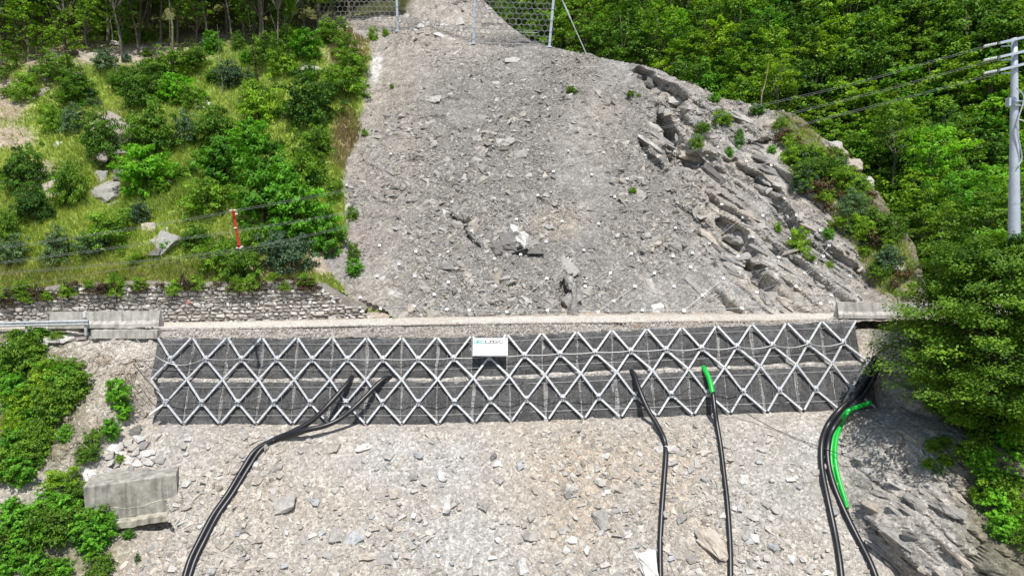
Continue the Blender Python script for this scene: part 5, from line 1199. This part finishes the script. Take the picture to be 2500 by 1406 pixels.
def fill(poly, n, kinds, wr, label, group, f=None, stuff=None):
    acc = [] if stuff else None
    us_, vs_ = [q[0] for q in poly], [q[1] for q in poly]; k = 0
    for _ in range(n * 20):
        if k >= n: break
        u_, v_ = RNG.uniform(min(us_), max(us_)), RNG.uniform(min(vs_), max(vs_))
        if not inpoly(u_, v_, poly): continue
        kd = kinds[int(RNG.integers(0, len(kinds)))]; w_ = RNG.uniform(*wr); t = bush(u_, v_, w_, w_ * RNG.uniform(.65, .95), kd, f'{DESC[kd]} {label}, ' + ('left' if u_ < min(us_) + (max(us_) - min(us_)) / 3 else 'right' if u_ > max(us_) - (max(us_) - min(us_)) / 3 else 'middle') + (' upper' if v_ < (min(vs_) + max(vs_)) / 2 else ' lower') + ' part', f, group); k += 1
        if stuff: acc.append(t)
    if stuff:
        col_of = {}
        for t in acc:
            for ch in list(t.children):
                col_of.setdefault(ch.data.materials[0].name, []).append((ch.data, Matrix.LocRotScale(t.location, t.rotation_euler, t.scale))); bpy.data.objects.remove(ch)
            bpy.data.objects.remove(t)
        root = thing(stuff, label, stuff.split('_')[-1], (0, 0, 0)); root['kind'] = 'stuff'; del root['category']
        for mn, items in col_of.items():
            Vs, Qs, Ts, Cs, n0 = [], [], [], [], 0
            for me_, M_ in items:
                nv = len(me_.vertices); co = np.empty(nv * 3, np.float32); me_.vertices.foreach_get('co', co); co = co.reshape(-1, 3) @ np.array(M_)[:3, :3].T + np.array(M_)[:3, 3]
                cl = np.empty(nv * 4, np.float32); me_.color_attributes[0].data.foreach_get('color', cl); lt = np.empty(len(me_.polygons), np.int32); me_.polygons.foreach_get('loop_total', lt)
                li = np.empty(len(me_.loops), np.int32); me_.loops.foreach_get('vertex_index', li); st_ = np.cumsum(lt) - lt
                q4 = st_[lt == 4]; q3 = st_[lt == 3]
                if len(q4) > 800:      # the joined thickets carry half the leaves of a single bush, each a little larger
                    ctr = co.reshape(-1, 4, 3).mean(1, keepdims=True); co = (ctr + (co.reshape(-1, 4, 3) - ctr) * 1.35).reshape(-1, 3); kp = np.arange(len(q4)) % 20 < 9; q4 = q4[kp]
                    vm = np.repeat(kp, 4); idx = np.cumsum(vm) - 1; li = idx[li]; co = co[vm]; cl = cl.reshape(-1, 4)[vm].ravel(); nv = len(co)
                if len(q4): Qs.append(np.stack([li[q4 + k_] for k_ in range(4)], 1) + n0)
                if len(q3): Ts.append(np.stack([li[q3 + k_] for k_ in range(3)], 1) + n0)
                Vs.append(co); Cs.append(cl.reshape(-1, 4)[:, :3]); n0 += nv
            nm_ = 'stems' if 'bark' in mn or 'dead' in mn else 'leaves'
            o = link(nm_, mesh(nm_, np.concatenate(Vs), np.concatenate(Ts) if Ts else None, np.concatenate(Qs) if Qs else None, bpy.data.materials[mn], np.concatenate(Cs)), root); o['kind'] = 'stuff'
fill([(0,330),(300,250),(560,150),(780,160),(850,250),(820,420),(780,560),(740,640),(300,640),(0,600)], 42, ['mid','spray','limeb','mid','round','blue'], (22, 48), 'low shrub filling the left green slope', 'low shrubs on the green slope')
fill([(0,700),(120,692),(500,682),(790,676),(790,700),(500,704),(200,712),(0,745)], 60, ['brown','brown','limeb','mid'], (26, 56), 'brown and green growth along the top of the old stone wall', None, walltop, 'undergrowth')
fill([(10,200),(200,120),(600,100),(780,120),(780,260),(400,300),(20,330)], 30, ['mid','limeb','spray','blue'], (16, 40), 'small shrub on the upper green slope', 'small shrubs on the upper slope')
fill([(1905,330),(2000,345),(2110,440),(2160,520),(2235,600),(2230,690),(2160,690),(2110,620),(2040,540),(1960,450)], 46, ['mid','blue','limeb','brown','mid'], (30, 85), 'shrub on the overgrown rocky spur', 'shrubs on the rocky spur')
fill([(1880,300),(1960,330),(2060,450),(2060,560),(1950,420)], 22, ['brown','limeb','brown'], (30, 56), 'scrub under the ridge crag', 'scrub on the rocky spur')
fill([(0,850),(80,830),(170,900),(190,950),(150,1000),(100,1080),(40,1180),(0,1200)], 46, ['mid','spray','limeb','mid'], (70, 120), 'dense green thicket at the left edge below the road', None, lowp, 'thicket_shrubbery')
fill([(0,1270),(120,1230),(250,1260),(270,1400),(0,1406)], 24, ['mid','spray','spray','mid'], (80, 130), 'bright green thicket filling the bottom left corner', None, lowp, 'corner_shrubbery')
for a in [(285,965,80,90,'spray','light feathery sapling on the bank left of the wall'),(300,1005,60,50,'spray','lower part of the feathery sapling clump'),(268,1050,66,60,'spray','bright bush above the stone heap'),(225,1075,62,60,'mid','bush left of the long dark slab'),(212,1110,80,60,'mid','bush left of the stone heap'),(160,1060,46,56,'spray','small bright plant alone on the grey bank'),(150,1175,110,70,'mid','bush left of the concrete block'),(195,1215,90,80,'mid','bush touching the left side of the block'),(90,1100,70,60,'limeb','yellowish shrub on the bank'),(120,1230,110,70,'spray','bright shrub left below the block'),(312,1304,44,24,'spray','small plant under the block footing'),(335,1365,20,30,'blue','tiny tuft on the slope below the block'),(215,1300,120,110,'spray','tall bright shrub right in the bottom left thicket'),(295,1120,40,24,'limeb','little plant among the heap stones'),(140,790+30,60,30,'limeb','low plant under the guardrail'),(95,815,60,34,'spray','plant at the foot of the guardrail')]: bush(*a[:5], a[5], lowp)
fill([(2380,1050),(2500,1040),(2520,1330),(2440,1290),(2370,1180)], 26, ['spray','limeb','mid'], (70, 120), 'leafy thicket at the right edge below the hornbeam', None, lowp, 'edge_shrubbery')
fill([(2230,1060),(2380,1090),(2400,1230),(2330,1190),(2240,1130)], 8, ['mid','mid','blue'], (30, 60), 'small shrub in the shade on the right rock', 'shade plants on the right rock', lowp)

# white flowers
fl = MB()
for _ in range(26):
    p = hillp(RNG.normal(500, 16), RNG.normal(256, 7), .5); fl.box(p.x, p.y, p.z, RNG.uniform(.12, .28), .1, RNG.uniform(.06, .14), None, None, .02)
o = link('white_flowers', fl.mesh('white_flowers', M_WHITE)); tag(o, 'cluster of white umbel flowers in the grass of the left slope', 'flowers', None, 'stuff')

# grass tufts
def grass(name, uu, vv, f, y0, y1, h, mat, label, dens=4, wdt=.045):
    x, y, z = march(uu, vv, f, y0, y1, 120); n = len(x); nb_ = dens
    bx = np.repeat(x, nb_) + RNG.normal(0, .12, n * nb_); by = np.repeat(y, nb_) + RNG.normal(0, .06, n * nb_); bz = np.repeat(z, nb_) - .05 + RNG.normal(0, .06, n * nb_)
    hh = h * RNG.uniform(.5, 1.3, n * nb_); dx_ = RNG.normal(0, .35, n * nb_) * hh; dy_ = -abs(RNG.normal(.3, .3, n * nb_)) * hh; w_ = wdt * RNG.uniform(.6, 1.5, n * nb_)
    Vv = np.stack([np.stack([bx - w_, by, bz], 1), np.stack([bx + w_, by, bz], 1), np.stack([bx + dx_, by + dy_, bz + hh * .85], 1)], 1).reshape(-1, 3)
    T = np.arange(n * nb_ * 3).reshape(-1, 3); tt = np.clip(.5 + .5 * fbm(bx, bz, 3, 3, 150) + RNG.normal(0, .2, n * nb_), 0, 1)
    return tag(link(name, mesh(name, Vv, T, None, mat, np.repeat(tt, 3))), label, 'grass', None, 'stuff')
uu, vv = sample_px(26000, 0, 900, 55, 712); x, y, z = march(uu, vv, hill_raw, 44, 110, 100)
uL = np.interp(vv, [p[0] for p in UL], [p[1] for p in UL]); ok = (uu < uL - 4)
bare_ = np.zeros(len(uu))
for e in [(280,140,230,30),(120,150,70,30),(520,90,110,20),(20,250,60,60),(40,340,60,30),(840,70,90,30),(845,340,30,60),(650,655,110,22),(100,415,50,25),(790,640,50,40),(850,130,50,40)]: bare_ = np.maximum(bare_, ell(uu, vv, *e, .4))
ok &= RNG.random(len(uu)) > bare_ * .9; ok &= RNG.random(len(uu)) < np.where(vv < 120, .35, 1.0)
grass('grass', uu[ok], vv[ok], hill, 44, 112, .42, GR_MAT, 'tall green and yellow grass covering the left slope between the bushes')
uu, vv = sample_px(5200, 780, 900, 60, 620); ok = (uu < np.interp(vv, [p[0] for p in UL], [p[1] for p in UL])) & (ell(uu, vv, 845, 335, 34, 70, .4) + ell(uu, vv, 855, 120, 50, 50, .4) + ell(uu, vv, 840, 380, 30, 30, .4) > .4)
grass('dry_grass', uu[ok], vv[ok], hill, 44, 112, .4, DRY_MAT, 'straw coloured dry grass along the left edge of the slide')
uu = RNG.uniform(0, 760, 3000); vv = RNG.uniform(640, 710, 3000); grass('verge_grass', uu, vv, hill, 44, 60, .32, DRY_MAT, 'dry grass fringe above the old stone wall', 4, .03)
uu, vv = sample_px(4200, 1880, 2240, 260, 720); ok = (uu < np.interp(vv, [p[0] for p in UR], [p[1] for p in UR])) & (uu > 1910 + (vv - 330) * .62); grass('spur_grass', uu[ok], vv[ok], hill, 44, 100, .36, GR_MAT, 'patchy grass on the rocky spur at the right')
# dead stalks on the left bank
mm = MB()
for _ in range(170):
    cu, cv = (RNG.normal(235, 36), RNG.normal(872, 16)) if RNG.random() < .5 else (RNG.normal(315, 24), RNG.normal(915, 36))
    if RNG.random() < .3: cu, cv = RNG.normal(190, 50), RNG.normal(1060, 50)
    p = lowp(cu, cv, .05); a_ = RNG.uniform(-1.2, 1.2); L_ = RNG.uniform(.4, 1.5); q = p + Vector((math.sin(a_) * L_, -.25, -abs(math.cos(a_)) * L_ * .7)); m_ = p.lerp(q, .5) + Vector((0, -.2, .1)); mm.tube([p, m_, q], .016, 3, None, False)
tag(link('dead_stalks', mm.mesh('dead_stalks', M_DEAD)), 'tangle of dead roots and stalks hanging on the bank left of the wall', 'dead stalks', None, 'stuff')

# forest on the far side of the gully: each tree a thing, crowns seated by where the ground is
TR = [q for q in [(v_, u_) for v_ in range(-60, 760, 50) for u_ in range(1190, 2600, 76)]]
nt_ = 0; xs_, ys_, zs_ = [], [], []
URv, URu = [p[0] for p in UR], [p[1] for p in UR]
cand = []
for i_, (v_, u_) in enumerate(TR):
    u_ += 38 * ((v_ + 60) // 50 % 2) + RNG.normal(0, 12); v_ += RNG.normal(0, 9)
    if u_ < np.interp(v_, URv, URu) - 25: continue
    if u_ > 2150 and v_ > 640: continue
    cand.append((u_, v_))
uu, vv = np.array(cand).T; x, y, z = march(uu, vv, far, 58, 190, 200, drop=7.5)
GP = 'trees of the wood behind the slide'
for a, b, c, u_, v_ in zip(x, y, z, uu, vv):
    if nt_ >= 290: break
    if abs(u_ - 2400) < 60 and abs(v_ - 325) < 40: continue
    kd = RNG.choice(['tree_wood', 'tree_wood', 'tree_wood', 'tree_mid', 'tree_mid', 'tree_lime', 'tree_bright'] if v_ < 350 or u_ > 2200 else ['tree_wood', 'tree_mid', 'tree_bright', 'tree_lime'])
    lab = {'tree_wood': 'leafy green tree ', 'tree_lime': 'yellow green tree ', 'tree_mid': 'deep green tree ', 'tree_bright': 'bright feathery tree '}[kd] + where_wood(u_, v_)
    s_ = RNG.uniform(.75, 1.15) * (b / 105) ** .35 * 1.3; plant(kd, Vector((a, b, c - 8.2 * s_)), s_, s_ * RNG.uniform(.9, 1.1), 'deciduous_tree', lab, 'tree', GP, 'crown', 'trunk'); nt_ += 1
# nearer trees right of the spur and behind the pole
for (u_, v_, Y, s_, kd, lab) in [(2285,330,76,1.0,'tree_bright','layered bright tree right of the spur crag'),(2180,310,80,.9,'tree_mid','tree rising behind the mossy spur crag'),(2330,450,70,1.0,'tree_bright','broad bright tree left of the pole'),(2420,430,68,1.0,'tree_bright','bright tree directly behind the pole foot'),(2250,480,72,.8,'tree_mid','dark tree in the gully beside the spur'),(2450,590,52,.85,'tree_bright','bright sapling growing in front of the pole foot'),(2400,560,60,.9,'tree_mid','tree left of the pole foot'),(2300,560,62,.8,'tree_lime','yellow green tree above the hornbeam'),(2500,480,60,.9,'tree_mid','tree right of the pole'),(1900,180,92,.85,'tree_lime','yellow green tree above the ridge crag')]:
    p = P(u_, v_, Y); plant(kd, Vector((p.x, p.y, p.z - 7.6 * s_)), s_, s_, 'deciduous_tree', lab, 'tree', None, 'crown', 'trunk')
# wood on the upper left shelf
cand = []
for row, Y in enumerate((72, 76, 80, 85, 90, 96, 103)):
    for u_ in np.arange(-160, 960, 66 - row * 2.5): cand.append((u_ + RNG.normal(0, 14), Y + RNG.normal(0, 1.2), row))
for u_, Y, row in cand:
    x_ = (u_ - 1250) / FPX * Y
    if row < 2 and u_ > 700: continue
    if row == 0 and RNG.random() < .5: continue
    if u_ > 790 and row < 2: continue
    zz_ = np.linspace(16, 50, 240); yy_ = hill(np.full(240, x_), zz_); z_ = float(np.interp(Y, yy_, zz_))
    s_ = RNG.uniform(.9, 1.25); kd = RNG.choice(['tree_tall', 'tree_mid']) if (u_ > 300 and row in (1, 2, 3)) else 'tree_tall' if u_ > 300 or row > 3 else RNG.choice(['tree_tall', 'tree_wood', 'tree_mid', 'tree_mid'])
    lab = 'slender forest tree with a bare trunk at the front edge of the upper left wood' if row < 2 else 'slender shaded tree deep in the upper left wood'
    plant(kd, Vector((x_, Y, z_ - .3)), s_, s_ * RNG.uniform(.95, 1.15), 'forest_tree', lab, 'tree', 'front trees of the upper left wood' if row < 2 else 'inner trees of the upper left wood', 'crown', 'trunk')
for (u_, v_, Y, s_, kd, lab) in [(60,60,71,.62,'tree_mid','low leafy tree in front of the dark wood near the left corner'),(150,95,71,.5,'tree_mid','small leafy tree above the pale scarp'),(215,45,72,.6,'tree_wood','leafy tree with light leaves over the pale scarp'),(15,150,69,.5,'tree_mid','small leafy tree at the left edge below the wood'),(115,170,68,.42,'tree_wood','thin leafy tree standing on the pale scarp'),(300,25,73,.5,'tree_wood','leafy young tree at the forest edge'),(470,15,74,.5,'tree_mid','young tree at the forest edge above the slope'),(600,20,75,.5,'tree_wood','young tree at the forest edge left of the barrier'),(690,25,76,.45,'tree_mid','young tree beside the stay rope of the barrier')]:
    p = P(u_, v_, Y); plant(kd, Vector((p.x, p.y, p.z - 7.2 * s_)), s_, s_, 'deciduous_tree', lab, 'tree', None, 'crown', 'trunk')
# thin saplings and poles on the open slope
for (u_, v_, hpx, k, lean, lab) in [(292,215,165,1,-.10,'pale thin trunk with a few leaves right of the mossy crag'),(170,205,150,0,-.05,'thin dark ivy clad sapling at the upper left'),(545,232,170,1,-.06,'thin bare dark stem in the middle of the green slope'),(632,215,190,0,-.12,'ivy clad dark stem rising from the yellowish bush'),(712,190,150,0,-.10,'ivy clad dark stem below the stay rope'),(418,158,150,1,.0,'straight pale trunk at the forest edge'),(362,70,100,1,-.16,'pale leaning trunk at the forest edge'),(100,190,150,0,.08,'dark leaning stem at the far upper left'),(42,170,140,0,-.04,'leafy dark stem at the left edge'),(300,300,60,1,.1,'short stem on the crag')]:
    p = hillp(u_, v_, .0); h_ = hpx / FPX * p.y; t = plant('pole_tree', p - Vector((0, 0, .2)), h_ / 9 * 1.1, h_ / 9, 'sapling', lab, 'tree', None, 'foliage', 'stem', k); t.rotation_euler = (0, lean, 0)
mm = MB(); p = hillp(1858, 270); h0 = P(1876, 162, p.y - .5); mm.tube(spline([p, P(1860, 232, p.y - .3), P(1868, 205, p.y - .4), h0], 5), [.07] * 5 + [.05] * 5 + [.03] * 6, 5); tag(link('dead_stem', mm.mesh('dead_stem', M_DEAD)), 'single dead bare stem standing on the ridge', 'dead tree')
# big hornbeam in the right foreground
(V, Q, t_), tips = crown_spray(301, 330, 300, 5.3, 9.6, .17, 0.2, lambda h: (min(1, h / .28 + .42) * math.sqrt(max(0.02, 1 - (max(0, h - .30) / .74) ** 2))), .30, .34)
hb = thing('hornbeam_tree', 'big dense hornbeam in the right foreground covering the end of the wall', 'tree', (24.5, 34.6, -5.4))
link('crown', mesh('hornbeam_crown', V + np.array([0, 0, .6]), None, Q, LM['horn'], t_), hb)
mm = MB(); mm.tube([(0, .3, -1.5), (.1, .2, 2), (-.1, 0, 5), (0, 0, 9)], [.32, .24, .16, .04], 8); rng = np.random.default_rng(4)
for i in rng.choice(len(tips), 60, False): tp = tips[i]; mm.tube([(0, 0, max(.3, tp[2] - .5)), tuple(tp * .55 + np.array([0, 0, .45 * tp[2] - .1])), tuple(tp)], [.07, .045, .012], 4, None, False)
link('trunk', mm.mesh('hornbeam_trunk', M_BARKD), hb)
